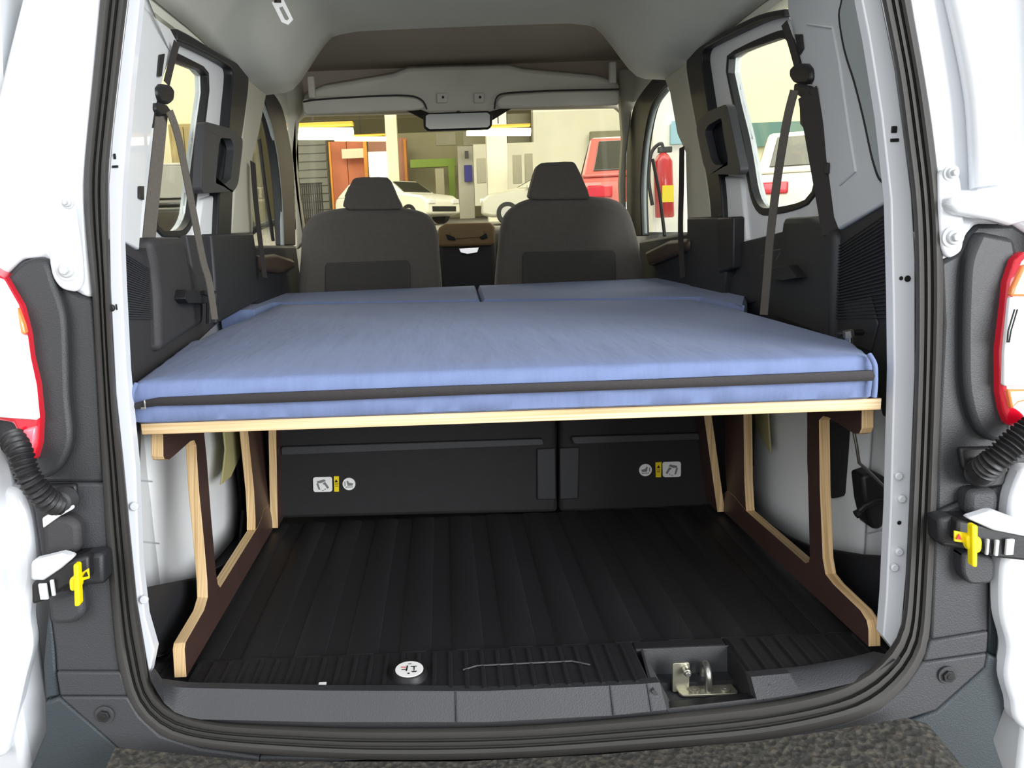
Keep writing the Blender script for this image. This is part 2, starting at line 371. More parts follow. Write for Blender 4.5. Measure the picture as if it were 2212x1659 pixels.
bm = B(); tube(bm,[c,c+Vector((0,0,.01)),a-Vector((0,0,.07)),a-Vector((0,0,.02)),a],[r*.9,r,r,r*.6,r*.3],20); obj('cylinder', bm, redx, t, smooth=True)
bm = B(); tube(bm, smoothpath([a,a+Vector((-.02,-.02,.07)),a+Vector((-.1,-.03,0)),a+Vector((-.12,-.03,-.2)),c+Vector((-.11,-.03,.1))],6),.014,8); obj('hose', bm, rubberd, t, smooth=True)
bm = B(); box(bm,a.x-.04,a.x+.07,YX-.02,YX+.02,a.z,a.z+.045); obj('valve_handle', bm, rubberd, t, bevel=.005)
bm = B(); box(bm,c.x-.045,c.x+.045,YX-.084,YX-.07,c.z+.12,c.z+.25); obj('instruction_label', bm, yelb, t)
bm = B(); box(bm,c.x-.02,c.x+.02,YX+.05,YX+.2,c.z+.2,c.z+.24); obj('wall_bracket', bm, rubberd, t)
bm = B(); p = at(1590,268,Y=15); q = at(1790,312,Y=15); box(bm,p.x,15.9,14.9,15,q.z,p.z); obj('wall_band', bm, mat('teal_panel','5f8480',.6), kind='structure')
bm = B(); p = at(1500,60,Y=15); box(bm,p.x-1.0,16,15,15.2,GZ,8); struct('wall_right_end', bm, wallm)
p = at(1447,262,Y=YX+.2); q = at(1475,312,Y=YX+.2)
t = thing('notice_board','pale blue notice board on the pillar above the fire extinguisher','board', (p+q)/2)
bm = B(); box(bm,p.x,q.x,YX+.17,YX+.2,q.z,p.z); obj('board_face', bm, mat('pale_blue_board','9cc4cc',.6), t, bevel=.004)
bm = B(); box(bm,-16,-4.6,16,16.2,GZ,8); struct('wall_left_end', bm, wallm)
YC = 14.5; p = at(362,268,Y=YC); q = at(440,380,Y=YC); tan = mat('tan_cabinet','a89868',.6,0,.05,2)
t = thing('storage_cabinet','tan cabinet seen above the dark car through the left side window','cabinet', ((p.x+q.x)/2,YC,ramp(YC)))
bm = B(); box(bm,p.x,q.x,YC,YC+.6,ramp(YC),p.z); obj('cabinet_body', bm, tan, t, bevel=.02)
for x0_, x1_ in ((p.x+.06,(p.x+q.x)/2-.01),((p.x+q.x)/2+.01,q.x-.06)):
    bm = B(); box(bm,x0_,x1_,YC-.04,YC,ramp(YC)+.1,p.z-.06); obj('cabinet_door', bm, tan, t, bevel=.005)
bm = B(); box(bm,-16.0,-2.6,5.4,5.5,-.5,4.2); struct('wall_left_side', bm, mat('beige_wall_left','b9a489',.8,0,.05,2))
p = at(0,36,Y=5.3); q = at(0,84,Y=5.3); bm = B(); box(bm,-15.9,-2.55,5.3,5.4,q.z,p.z); obj('trim_5', bm, mat('blue_band_paint','2f3f78',.6), kind='structure')
p = at(0,2,Y=5.3); q = at(0,30,Y=5.3); bm = B(); box(bm,-15.9,-2.55,5.3,5.4,q.z,p.z); obj('trim_6', bm, mat('brown_beam','8a6f58',.6), kind='structure')

# ================================================================== the van
van = thing('van','white van with open rear doors, a camper bed in its load space','van',(0,1,GZ))
def vp(name, bm, m, **k): return obj(name, bm, m, k.pop('parent', van), **k)
SQ = .72
# body skin: roof, sides in pieces around the windows
bm = B(); box(bm,-.74,.74,-.1,2.35,1.285,1.31); vp('roof_skin', bm, white, bevel=.01, label='white roof skin')
for s in (-1,1):
    a, c = (s*.72, s*.745) if s > 0 else (-.745,-.72)
    bm = B(); box(bm,a,c,-.04,3.3,-.35,.60); vp('body_side', bm, white, label='white lower body side')
    bm = B(); prism(bm, [(s*.69,.0,.6),(s*.71,.0,.6),(s*.66,.04,1.29),(s*.64,.04,1.29)], (0,.5,0)); vp('rear_quarter', bm, white)
    bm = B(); box(bm,min(s*.668,s*.71),max(s*.668,s*.71),-.02,2.2,1.098,1.29); vp('roof_rail', bm, head)
bm = B(); box(bm,-.74,.74,-.04,3.0,-.12,-.045); vp('floor_pan', bm, blk)
# ---- load floor mat with geometry ribs
bm = B(); box(bm,-.64,.64,.014,.60,-.045,-.012)
ribpx = [430+i*29.3 for i in range(41)]
load = vp('load_mat', bm, matm, label='black ribbed rubber load mat')
for i in range(15):
    x = -.58+i*.083
    bm = B(); prism(bm, [(x-.026,.016,-.012),(x+.026,.016,-.012),(x+.018,.016,-.008),(x-.018,.016,-.008)], (0,.58,0)); vp('floor_rib', bm, matm, parent=load, bevel=.002)
# striker pocket and cap positions
pk = [at(1385,1398,Z=-.002), at(1590,1392,Z=-.002), at(1640,1500,Z=-.002), at(1455,1525,Z=-.002)]
cap = at(885,1458,Z=.004)
def inpocket(p): return at(1378,1440,Z=0).x-.004 < p.x < at(1625,1440,Z=0).x+.002
# front ribbed ledge (left of pocket, right of pocket, strip behind)
yb, yf = .012, -.108
xL, xR = -.60, .59
xa, xb = at(1392,1440,Z=0).x, at(1606,1440,Z=0).x
bm = B(); box(bm,xL,xa,yf,yb,-.045,-.004); box(bm,xb,xR,yf,yb,-.045,-.004); box(bm,xa,xb,at(1500,1392,Z=0).y,yb,-.045,-.004)
ledge = vp('load_mat_ledge', bm, matm, bevel=.003, label='black ribbed edge of the load mat')
n = 48
for i in range(n):
    x = -.565+i*(1.125/(n-1)); y0, y1 = -.1, .0
    if abs(x-cap.x) < .03: y0 = cap.y+.04
    elif xa-.004 < x < xb+.004: continue
    bm = B(); prism(bm, [(x-.0035,y0,-.004),(x+.0035,y0,-.004),(x+.002,y0,-.0005),(x-.002,y0,-.0005)], (0,y1-y0,0)); vp('ledge_rib', bm, matm, parent=ledge)
# raised grip outline on the ledge
bm = B(); tube(bm, [at(x,y,Z=-.001) for x,y in ((1000,1447),(1030,1438),(1235,1428),(1275,1436))],.0014,6); vp('grip_line', bm, blk2, parent=ledge)
# pocket
pkt = B()
z0 = -.058
def zb(px,py,z): return at(px,py,Z=z)
back0, back1 = at(1388,1402,Z=-.004), at(1586,1394,Z=-.004)
b0 = Vector((back0.x+.016, back0.y-.005, z0)); b1 = Vector((back1.x, back1.y-.005, z0))
f0 = Vector((back0.x+.028, -.118, z0)); f1 = Vector((xb+.005, -.118, z0)); F0 = Vector((xa, -.118, -.004)); F1 = Vector((xb+.02, -.118, -.004))
vs = [pkt.verts.new(v) for v in (back0,back1,b1,b0,f1,f0,F0,F1)]
pkt.faces.new((vs[0],vs[1],vs[2],vs[3])); pkt.faces.new((vs[3],vs[2],vs[4],vs[5])); pkt.faces.new((vs[0],vs[3],vs[5],vs[6])); pkt.faces.new((vs[1],vs[7],vs[4],vs[2]))
o = vp('latch_pocket', pkt, blk2, label='recessed pocket around the door latch'); md = o.modifiers.new('s','SOLIDIFY'); md.thickness = -.004
# sill face: slanted plastic front of the floor edge
def sill(name, top, bot, Y0, Y1, m, parent=van, lab=None, n=40, th=.01, zt=None):
    a = resample(P(top, Y=Y0), n); b = resample(P(bot, Y=Y1), n); bm = B()
    va = [bm.verts.new(p) for p in a]; vb = [bm.verts.new(p) for p in b]
    vc = [bm.verts.new(p+Vector((0,th*2,-.004))) for p in a]; vd = [bm.verts.new(p+Vector((0,th*2,-.004))) for p in b]
    for i in range(n-1):
        bm.faces.new((va[i],va[i+1],vb[i+1],vb[i])); bm.faces.new((vc[i],vd[i],vd[i+1],vc[i+1])); bm.faces.new((va[i],vc[i],vc[i+1],va[i+1])); bm.faces.new((vb[i],vb[i+1],vd[i+1],vd[i]))
    bm.faces.new((va[0],vb[0],vd[0],vc[0])); bm.faces.new((va[-1],vc[-1],vd[-1],vb[-1]))
    return obj(name, bm, m, parent, smooth=True, label=lab)
topl = [(322,1455),(338,1478),(400,1486),(700,1492),(1048,1493),(1380,1478),(1425,1474)]
sill('sill_face', topl, [(326,1470),(350,1515),(385,1545),(430,1554),(700,1560),(1048,1560),(1330,1545),(1440,1533)], yf, yf-.022, greyp, lab='dark grey sloping sill edge')
sill('sill_face', [(1622,1462),(1750,1450),(1850,1432),(1905,1418)], [(1635,1512),(1780,1490),(1870,1468),(1935,1425)], yf, yf-.022, greyp)
sill('sill_channel', [(360,1530),(430,1550),(700,1558),(1048,1558),(1330,1543),(1635,1508),(1780,1486),(1880,1460),(1940,1415)], [(380,1560),(450,1572),(700,1578),(1048,1578),(1330,1562),(1640,1528),(1790,1500),(1890,1474),(1950,1425)], -.116, -.120, rubberd, lab='black channel inside the door seal')
for a_, b_ in (((984,1494),(986,1560)),((1318,1482),(1326,1545)),((1398,1478),(1408,1538))):
    bm = B(); tube(bm, [at(*a_,Y=yf-.001), at(*b_,Y=yf-.0235)], .0011, 6); vp('sill_joint', bm, rubberd)
# ---- door seal: ribbed rubber profile swept round the opening
sealO = [(221,-60),(216,0),(199,180),(181,370),(183,480),(198,620),(206,750),(220,1000),(224,1080),(231,1180),(246,1357),(256,1440),(280,1520),(330,1578),(400,1610),(560,1630),(800,1644),(1100,1641),(1400,1622),(1640,1602),(1820,1566),(1900,1535),(1960,1480),(1995,1425),(2008,1370),(2016,1240),(2022,1120),(2030,900),(2037,700),(2037,560),(2032,440),(2020,320),(2000,180),(1968,0),(1958,-60)]
sealI = [(286,-60),(276,0),(258,150),(242,290),(234,400),(238,620),(250,850),(266,1000),(280,1150),(295,1300),(312,1400),(322,1470),(345,1510),(390,1540),(480,1560),(640,1568),(800,1572),(1100,1568),(1400,1545),(1640,1518),(1780,1490),(1860,1455),(1905,1420),(1935,1380),(1950,1330),(1958,1240),(1966,1080),(1977,800),(1977,560),(1970,420),(1955,300),(1935,150),(1905,0),(1893,-60)]
N = 150
so = [Vector((a,b,0)) for a,b in sp2(sealO,4)]; si = [Vector((a,b,0)) for a,b in sp2(sealI,4)]
so = resample(so, N); si = resample(si, N)
prof = [(0,0),(.04,-.012),(.22,-.016),(.34,-.012),(.38,-.002),(.42,-.002),(.46,-.014),(.56,-.017),(.6,-.006),(.64,-.006),(.70,-.018),(.85,-.022),(.97,-.014),(1,0),(1,.03),(0,.03)]
bm = B(); rows = []
for i in range(N):
    rows.append([bm.verts.new(at(so[i].x+(si[i].x-so[i].x)*s, so[i].y+(si[i].y-so[i].y)*s, rk=.004+d)) for s, d in prof])
for i in range(N-1):
    for j in range(len(prof)): k_ = (j+1)%len(prof); bm.faces.new((rows[i][j],rows[i][k_],rows[i+1][k_],rows[i+1][j]))
o = vp('door_seal', bm, rubber, smooth=True, label='grey ribbed rubber seal round the rear opening')
# ---- white flange strips inside the seal
FL = [(290,-60),(276,0),(258,150),(242,290),(233,400),(237,620),(249,850),(265,1000),(279,1150),(294,1300),(311,1400),(322,1460),(333,1405),(313,1335),(300,1220),(292,1010),(284,930),(272,800),(263,620),(259,515),(264,400),(280,200),(301,0),(305,-60)]
slab('pillar_flange', FL, (0,.02,0), white, van, .002, rk=.022, label='white painted left flange inside the seal')
FR = [(1893,-60),(1905,0),(1935,150),(1955,300),(1970,420),(1978,560),(1978,800),(1967,1080),(1959,1240),(1951,1330),(1943,1420),(1908,1375),(1915,1290),(1924,1100),(1932,800),(1930,640),(1925,430),(1905,250),(1878,80),(1862,0),(1855,-60)]
slab('pillar_flange', FR, (0,.02,0), white, van, .002, rk=.022, label='white painted right flange with rivets and slots')
fl = bpy.context.scene.objects
flR = [o for o in COL.objects if o.name.startswith('pillar_flange')][-1]
flL = [o for o in COL.objects if o.name.startswith('pillar_flange')][0]
def disc(name, px, py, Y, r, h, m, parent, n=20, **k):
    p = at(px,py,rk=Y[0]) if isinstance(Y, tuple) else at(px,py,Y=Y)
    bm = B(); cyl(bm, p, (0,-1,0), r, h, n); return obj(name, bm, m, parent, bevel=r*.25, **k)
for x, y in ((1938,1027),(1945,1076),(1939,1190),(1929,1224)): disc('rivet',x,y,(.021,),.0055,.006,white,flR)
for x, y, r in ((1946,601,.0028),(1960,602,.0045),(1942,1129,.003)): disc('hole',x,y,(.021,),r,.0012,ink,flR)
for x, y, a, b in ((1930,280,.004,.0045),(1931,303,.006,.0022)):
    p = at(x,y,rk=.022); bm = B(); box(bm,p.x-a,p.x+a,p.y-.0025,p.y-.0005,p.z-b,p.z+b); obj('slot', bm, ink, flR, bevel=.001)
for x, y, a, b in ((249,338,.0015,.0035),(250,360,.004,.0015),(253,663,.0008,.004)):
    p = at(x,y,rk=.022); bm = B(); box(bm,p.x-a,p.x+a,p.y-.0025,p.y-.0005,p.z-b,p.z+b); obj('slot', bm, ink, flL, bevel=.0005)
for x, y in ((242,665),): disc('bump_stop',x,y,(-.002,),.005,.006,rubberd,flL)
for x, y in ((292,1092),(313,1293)): disc('rivet',x,y,(.022,),.006,.006,white,flL)
# ---- rear face, left: white pillar, lamp surround, lower panels
slab('rear_pillar',[(60,-60),(222,-60),(214,60),(196,250),(183,400),(190,560),(196,645),(176,638),(130,612),(95,556),(45,560),(0,604),(-60,640),(-60,420)],(0,.04,0),white,van,.006,rk=0,label='white painted left rear pillar')
slab('rear_pillar',[(1958,-60),(2300,-60),(2300,540),(2212,500),(2190,484),(2110,484),(2092,505),(2068,548),(2030,566),(2030,430),(2010,260),(1975,50)],(0,.04,0),white,van,.006,rk=0,label='white painted right rear pillar')
slab('lamp_surround',[(8,600),(45,560),(95,556),(130,612),(176,636),(200,645),(212,800),(222,1000),(226,1044),(60,1044),(20,1000),(-60,900),(-60,640)],(0,.05,0),lampm,van,.006,rk=.003,label='charcoal plastic left tail lamp surround')
slab('lamp_surround_bulge',sp2([(10,604),(48,566),(95,560),(118,618),(138,680),(143,760),(146,860),(153,950),(130,1010),(90,1035),(70,1000),(84,900),(76,830),(62,770),(56,720),(42,660)],4)[:-1],(0,.03,0),lampm,van,.010,rk=-.014)
slab('lamp_surround',[(2030,566),(2068,546),(2092,505),(2110,484),(2190,484),(2230,510),(2300,560),(2300,960),(2190,1040),(2170,1045),(2020,1110),(2026,900),(2036,700)],(0,.05,0),lampm,van,.006,rk=.003,label='charcoal plastic right tail lamp surround')
slab('lamp_surround_bulge',sp2([(2120,500),(2095,560),(2088,640),(2086,760),(2090,850),(2112,925),(2150,955),(2185,935),(2172,870),(2166,800),(2170,720),(2182,620),(2200,560),(2190,505)],4)[:-1],(0,.03,0),lampm,van,.010,rk=-.014)
slab('lower_pillar_trim',[(62,1044),(226,1044),(233,1180),(248,1357),(262,1452),(121,1452),(118,1400),(105,1300),(88,1200),(74,1110)],(0,.05,0),greyp,van,.004,rk=0,label='dark grey plastic panel below the left tail lamp')
slab('lower_pillar_trim',[(2022,1108),(2170,1045),(2176,1100),(2165,1200),(2137,1240),(2136,1365),(2010,1385),(2016,1240)],(0,.05,0),greyp,van,.004,rk=0,label='dark grey plastic panel below the right tail lamp')
slab('bumper_step',[(121,1452),(262,1452),(275,1504),(129,1504)],(0,.05,0),greyp,van,.003,rk=-.006)
slab('bumper_step',[(2010,1385),(2136,1364),(2133,1410),(1994,1430)],(0,.05,0),greyp,van,.003,rk=-.006)
slab('body_edge',[(2137,1200),(2176,1180),(2200,1440),(2133,1412),(2136,1365)],(0,.05,0),bluep,van,.003,rk=.01)
slab('bumper_upper',[(129,1506),(275,1506),(300,1548),(345,1590),(430,1618),(560,1636),(560,1665),(256,1618)],(0,.05,0),greyp,van,.003,rk=-.008,label='dark grey left upper bumper')
slab('bumper_upper',[(1992,1432),(2133,1412),(2128,1442),(2023,1535),(1954,1557),(1820,1582),(1640,1610),(1300,1640),(560,1655),(560,1635),(1100,1640),(1500,1616),(1640,1600),(1820,1564),(1900,1533),(1958,1482)],(0,.04,0),greyp,van,.003,rk=-.008,label='dark grey upper bumper lip')
slab('bumper_corner',[(129,1506),(262,1620),(380,1720),(40,1720),(97,1580),(95,1520)],(0,.05,0),bluep,van,.004,rk=-.003,label='blue grey left bumper corner')
slab('bumper_corner',[(97,1512),(129,1504),(121,1452),(118,1400),(105,1300),(92,1440)],(0,.05,0),bluep,van,.004,rk=.003)
slab('bumper_corner',[(2133,1412),(2196,1440),(2190,1480),(2148,1600),(2190,1720),(1900,1720),(1960,1560),(2023,1537),(2128,1444)],(0,.05,0),bluep,van,.004,rk=-.003,label='blue grey right bumper corner')
for x, y in ((227,1543),(2045,1457)):
    p = at(x,y,rk=-.008); bm = B(); k = (p.y+1.085)
    cyl(bm,p,(0,-1,0),.0135*k/1.0,.003,28,0); cyl(bm,p+Vector((0,-.003,0)),(0,-1,0),.009*k,.004,6,1); cyl(bm,p+Vector((0,-.007,0)),(0,-1,0),.004*k,.001,16,2)
    vp('trim_screw', bm, [blk2,rubberd,ink], bevel=.001)
# bumper tread: dirty textured top surface
bumt = bpy.data.materials.new('dirty_tread'); bumt.use_nodes = True
nt = bumt.node_tree; b = nt.nodes['Principled BSDF']; b.inputs['Roughness'].default_value = .75
tc = nt.nodes.new('ShaderNodeTexCoord'); v1 = nt.nodes.new('ShaderNodeTexVoronoi'); v1.inputs['Scale'].default_value = 110; n1 = nt.nodes.new('ShaderNodeTexNoise'); n1.inputs['Scale'].default_value = 140; n1.inputs['Detail'].default_value = 8
cr = nt.nodes.new('ShaderNodeValToRGB'); cr.color_ramp.elements[0].color = srgb('2a2a27'); cr.color_ramp.elements[1].color = srgb('4c473e'); cr.color_ramp.elements[0].position = .45; cr.color_ramp.elements[1].position = .68
bp = nt.nodes.new('ShaderNodeBump'); bp.inputs['Strength'].default_value = .8; bp.inputs['Distance'].default_value = .003
for a_, b_ in ((tc.outputs['Object'],v1.inputs['Vector']),(tc.outputs['Object'],n1.inputs['Vector']),(n1.outputs['Fac'],cr.inputs[0]),(cr.outputs[0],b.inputs['Base Color']),(v1.outputs['Distance'],bp.inputs['Height']),(bp.outputs[0],b.inputs['Normal'])): nt.links.new(a_, b_)
bm = B()
top = P([(250,1622),(560,1653),(1000,1653),(1300,1638),(1640,1608),(1820,1581),(1954,1558),(2000,1570)], Y=-.17)
zt = min(p.z for p in top)-.002
a = [bm.verts.new(p) for p in top]; b_ = [bm.verts.new(Vector((p.x*1.02,-.40,zt-.012))) for p in top]; c_ = [bm.verts.new(Vector((p.x*1.02,-.40,zt-.2))) for p in top]
for i in range(len(a)-1): bm.faces.new((a[i],a[i+1],b_[i+1],b_[i])); bm.faces.new((b_[i],b_[i+1],c_[i+1],c_[i]))
o = vp('bumper_tread', bm, bumt, label='scuffed dirty textured top of the rear bumper'); md = o.modifiers.new('s','SOLIDIFY'); md.thickness = -.006
# ---- tail lamps
def lampset(tag_, pts_all, segs):
    t = B()
    sh = P(pts_all, rk=-.03); prism(t, sh, (0,.04,0)); o = vp('tail_lamp', t, redl, bevel=.006, label=tag_)
    for nm, px, m in segs: slab(nm, px, (0,.01,0), m, o, .003, rk=-.036)
lampset('left tail lamp with red edge',[(-60,560),(8,604),(42,662),(57,722),(63,772),(77,832),(84,900),(82,960),(70,1002),(58,985),(40,945),(26,915),(-60,900)],
 [('clear_lens',[(-60,585),(2,604),(34,660),(42,690),(46,724),(53,724),(60,775),(73,835),(80,908),(-60,898)],whl),('orange_lens',[(36,664),(50,700),(55,722),(44,722),(38,690)],orl),('reflector',[(46,930),(76,922),(74,950),(64,982),(56,965)],mat('pink_reflector','f07888',.2,0,.05,20,coat=1))])
lampset('right tail lamp with red edge',[(2300,540),(2212,545),(2197,562),(2181,610),(2176,660),(2164,760),(2165,850),(2172,890),(2186,925),(2300,900)],
 [('orange_lens',[(2300,570),(2212,572),(2190,620),(2184,640),(2300,640)],orl),('clear_lens',[(2300,642),(2184,642),(2172,762),(2170,835),(2300,835)],whl),('reflector',[(2300,842),(2178,842),(2186,885),(2200,870),(2300,850)],orl)])
bm = B(); tube(bm, [at(x,y,rk=-.039) for x,y in ((2192,668),(2178,715),(2176,740))],.0012,6); tube(bm, [at(x,y,rk=-.039) for x,y in ((2198,668),(2184,715),(2180,740))],.0012,6); vp('lamp_lines', bm, ink)
# ---- hinges
def hinge(side):
    if side < 0:
        o = slab('door_hinge', [(112,420),(150,425),(160,440),(176,560),(178,610),(165,632),(130,625),(112,600),(104,560)], (0,.012,0), white, van, .004, rnd=.012, rk=-.014, label='white left door hinge plate')
        bolts = [(148,438,.006),(146,583,.011)]
    else:
        o = slab('door_hinge', [(2030,370),(2056,360),(2075,380),(2082,430),(2085,500),(2080,545),(2050,560),(2036,535),(2030,450)], (0,.012,0), white, van, .004, rnd=.012, rk=-.014, label='white right door hinge plate')
        bolts = [(2053,374,.008),(2057,512,.011)]
        slab('hinge_arm', [(2052,425),(2130,415),(2260,395),(2260,470),(2190,487),(2150,475),(2060,460)], (0,.03,0), white, o, .01, rk=-.036)
    for x, y, r in bolts:
        p = at(x,y,rk=-.014); bm = B(); cyl(bm,p,(0,-1,0),r*1.35,.003,28); cyl(bm,p+Vector((0,-.003,0)),(0,-1,0),r*.95,.004,24,r2=r*.8); cyl(bm,p+Vector((0,-.007,0)),(0,-1,0),r*.55,.006,6); obj('hinge_bolt', bm, trim, o, bevel=.001)
hinge(-1); hinge(1)
bm = B(); tube(bm, smoothpath([at(2062,-40,rk=-.012),at(2092,90,rk=-.016),at(2112,200,rk=-.018),at(2120,300,rk=-.018),at(2124,405,rk=-.018)],8),.016,16); vp('hinge_tube', bm, white, smooth=True, label='white rounded tube above the right door hinge')
# ---- open rear doors (inner faces), swung outwards
def rear_door(s):
    h = Vector((s*.72, -.10, 0)); ang = R(38)
    d = Vector((s*math.cos(ang), -math.sin(ang)*.2, 0)) if False else Vector((s*.93, .36, 0)); nrm = Vector((-s*.36*s*s, 0, 0))
    nrm = Vector((d.y*s, -abs(d.x), 0)).normalized()
    def Q(u, z, off=0): return h + d*u + Vector((0,0,z)) - nrm*off
    bm = B(); w_ = .60
    prism(bm, [Q(.0,-.36),Q(w_,-.36),Q(w_,.52),Q(0,.52)], -nrm*.06)
    for (u0,u1,z0_,z1_) in ((0,.07,.52,1.2),(w_-.07,w_,.52,1.2),(.07,w_-.07,1.13,1.2)):
        prism(bm, [Q(u0,z0_),Q(u1,z0_),Q(u1,z1_),Q(u0,z1_)], -nrm*.05)
    o = vp('rear_door', bm, white, bevel=.012, label='open white %s rear door' % ('left' if s < 0 else 'right'))
    bm = B(); prism(bm, [Q(.07,.52,.03),Q(w_-.07,.52,.03),Q(w_-.07,1.13,.03),Q(.07,1.13,.03)], -nrm*.004); obj('window_pane', bm, glass, o)
    bm = B(); prism(bm, rpoly(None,[Q(.08,-.25,-.012),Q(w_-.08,-.25,-.012),Q(w_-.08,.42,-.012),Q(.08,.42,-.012)],.06), -nrm*.012); obj('door_trim', bm, white, o, bevel=.005)
rear_door(-1); rear_door(1)
# right door hinge-side edge visible beside the pillar
slab('door_edge', sp2([(2212,1010),(2186,1080),(2178,1180),(2166,1235),(2166,1330),(2182,1400),(2176,1465),(2190,1520),(2205,1570),(2300,1640)],4)+[(2300,1010)], (0,.03,0), white, van, .008, rk=-.024, label='white hinge edge of the right rear door')
slab('door_edge', sp2([(2,1050),(40,1064),(60,1110),(70,1180),(72,1240),(60,1330),(66,1400),(50,1470),(30,1560),(10,1640)],4)+[(-80,1640),(-80,1050)], (0,.03,0), white, van, .008, rk=.01, label='white hinge edge of the left rear door')
# ---- door check straps with yellow release tabs
def check(s, body, blk_, arm, bar, lab, brk):
    o = slab('door_check', body, (0,.03,0), rubberd, van, .004, rk=-.028, label='black door check strap, %s side' % s)
    slab('check_cover', blk_, (0,.03,0), blk, o, .005, rk=-.036)
    slab('check_arm', arm, (0,.02,0), rubberd, o, .004, rk=-.05)
    slab('arm_bracket', brk, (0,.02,0), white, o, .005, rk=-.056)
    slab('release_tab', bar, (0,.012,0), yel, o, .003, rnd=.006, rk=-.08)
    l = slab('release_grip', lab[0], (0,.012,0), yel, o, .003, rnd=.008, rk=-.074)
    slab('warning_label', lab[1], (0,.003,0), yelb, o, .001, rk=-.066)
    tri = P(lab[2], rk=-.0685); bm = B(); prism(bm, tri, (0,.001,0)); obj('warning_triangle', bm, redink if s == 'right' else ink, o)
check('left', [(128,1205),(222,1196),(226,1262),(180,1266),(130,1282)], [(176,1200),(222,1196),(224,1262),(180,1262)], [(66,1262),(120,1222),(190,1200),(194,1250),(140,1270),(92,1300),(68,1308)],
  [(157,1220),(168,1220),(172,1310),(160,1312)], ([(148,1248),(174,1244),(172,1274),(150,1280)],[(172,1240),(191,1228),(193,1250),(174,1256)],[(178,1247),(190,1245),(186,1235)]),
  [(64,1214),(130,1198),(158,1206),(130,1230),(92,1256),(64,1256)])
check('right', [(2028,1120),(2150,1118),(2160,1200),(2105,1190),(2034,1180)], [(2028,1120),(2066,1116),(2070,1176),(2030,1176)], [(2070,1124),(2150,1140),(2240,1158),(2240,1215),(2150,1206),(2066,1170)],
  [(2101,1135),(2114,1135),(2112,1226),(2102,1226)], ([(2088,1154),(2124,1162),(2120,1198),(2092,1192)],[(2062,1147),(2090,1152),(2088,1174),(2062,1170)],[(2066,1165),(2078,1166),(2072,1153)]),
  [(2092,1122),(2150,1104),(2212,1128),(2240,1130),(2240,1166),(2150,1148)])
for x, y, w_ in ((96,1276,9),(116,1268,4),(2130,1180,3),(2150,1182,4),(2178,1180,9)):
    p = at(x,y,rk=-.052); bm = B(); k = w_/FPX*.97; box(bm,p.x-k,p.x+k,p.y-.004,p.y,p.z-.011,p.z+.011); vp('arm_window', bm, trim, bevel=.001)
# bumps in the trim behind the check straps
slab('check_housing',[(88,1112),(150,1118),(170,1135),(172,1196),(95,1210)],(0,.03,0),sidem,van,.008,rk=-.02,rnd=.012)
slab('check_housing',[(100,1290),(176,1270),(182,1330),(160,1350),(106,1352)],(0,.03,0),greyp,van,.008,rk=-.02,rnd=.012)
slab('check_housing',[(2094,1060),(2160,1058),(2158,1112),(2090,1118)],(0,.03,0),greyp,van,.008,rk=-.02,rnd=.012)
slab('check_housing',[(2080,1188),(2150,1205),(2148,1262),(2094,1264),(2080,1240)],(0,.03,0),greyp,van,.010,rk=-.02,rnd=.012)
slab('wiring_recess',[(92,1048),(164,1046),(166,1082),(140,1100),(100,1108),(90,1090)],(0,.01,0),rubberd,van,.003,rk=-.006,rnd=.006)
slab('wiring_recess',[(2074,968),(2180,966),(2182,1000),(2170,1050),(2120,1056),(2080,1010)],(0,.01,0),rubberd,van,.003,rk=-.006,rnd=.006)
# corrugated hoses
def hose(path, r, lab):
    pts = smoothpath(path, 30); bm = B(); n = len(pts); pts = resample(pts, 110)
    tube(bm, pts, [r*(1+.13*math.sin(i*1.15)) if i < 96 else r*1.05 for i in range(110)], 16); vp('wiring_hose', bm, rubberd, smooth=True, label=lab)
hose([at(28,945,rk=-.036),at(42,975,rk=-.05),at(62,1030,rk=-.056),at(100,1078,rk=-.04),at(138,1092,rk=-.008)], .0145, 'black corrugated cable hose on the left')
hose([at(2260,905,rk=-.06),at(2200,950,rk=-.055),at(2150,995,rk=-.045),at(2112,1024,rk=-.02)], .0165, 'black corrugated cable hose on the right')
for x, y, r in ((146,1075,.017),(2112,1018,.021)):
    p = at(x,y,rk=-.008); bm = B(); cyl(bm,p,(0,-1,0),r,.02,28,r2=r*.75); vp('hose_grommet', bm, blk2, bevel=.003)
slab('painted_recess',[(90,1120),(150,1082),(158,1100),(128,1116),(92,1142)],(0,.008,0),whitein,van,.002,rk=-.024)

# ================================================================== interior shell
# side planes: X = -(a + b*Y)
PL = (-.553,-.115,0); PR = (.553,.115,0)
SL, SR = -.66, .66
def lw(name, px, m, th=.03, pl=PL, s=-1, **k): return slab(name, px, (s*th,0,0), m, k.pop('parent', van), k.pop('bevel',.004), pl=pl, **k)
# left D-pillar trim
lw('pillar_trim', [(299,-60),(299,0),(345,45),(368,62),(384,92),(370,120),(354,165),(335,240),(322,320),(312,400),(306,470),(301,540),(262,516),(262,400),(280,200),(297,0),(297,-60)], whitein, label='white left rear pillar trim')
lw('pillar_trim', [(1701,22),(1706,45),(1716,90),(1730,130),(1752,180),(1770,260),(1790,390),(1800,470),(1810,497),(1925,428),(1925,300),(1905,150),(1870,-20),(1862,-60),(1700,-60)], trim, pl=PR, s=1, label='grey white right rear pillar trim')
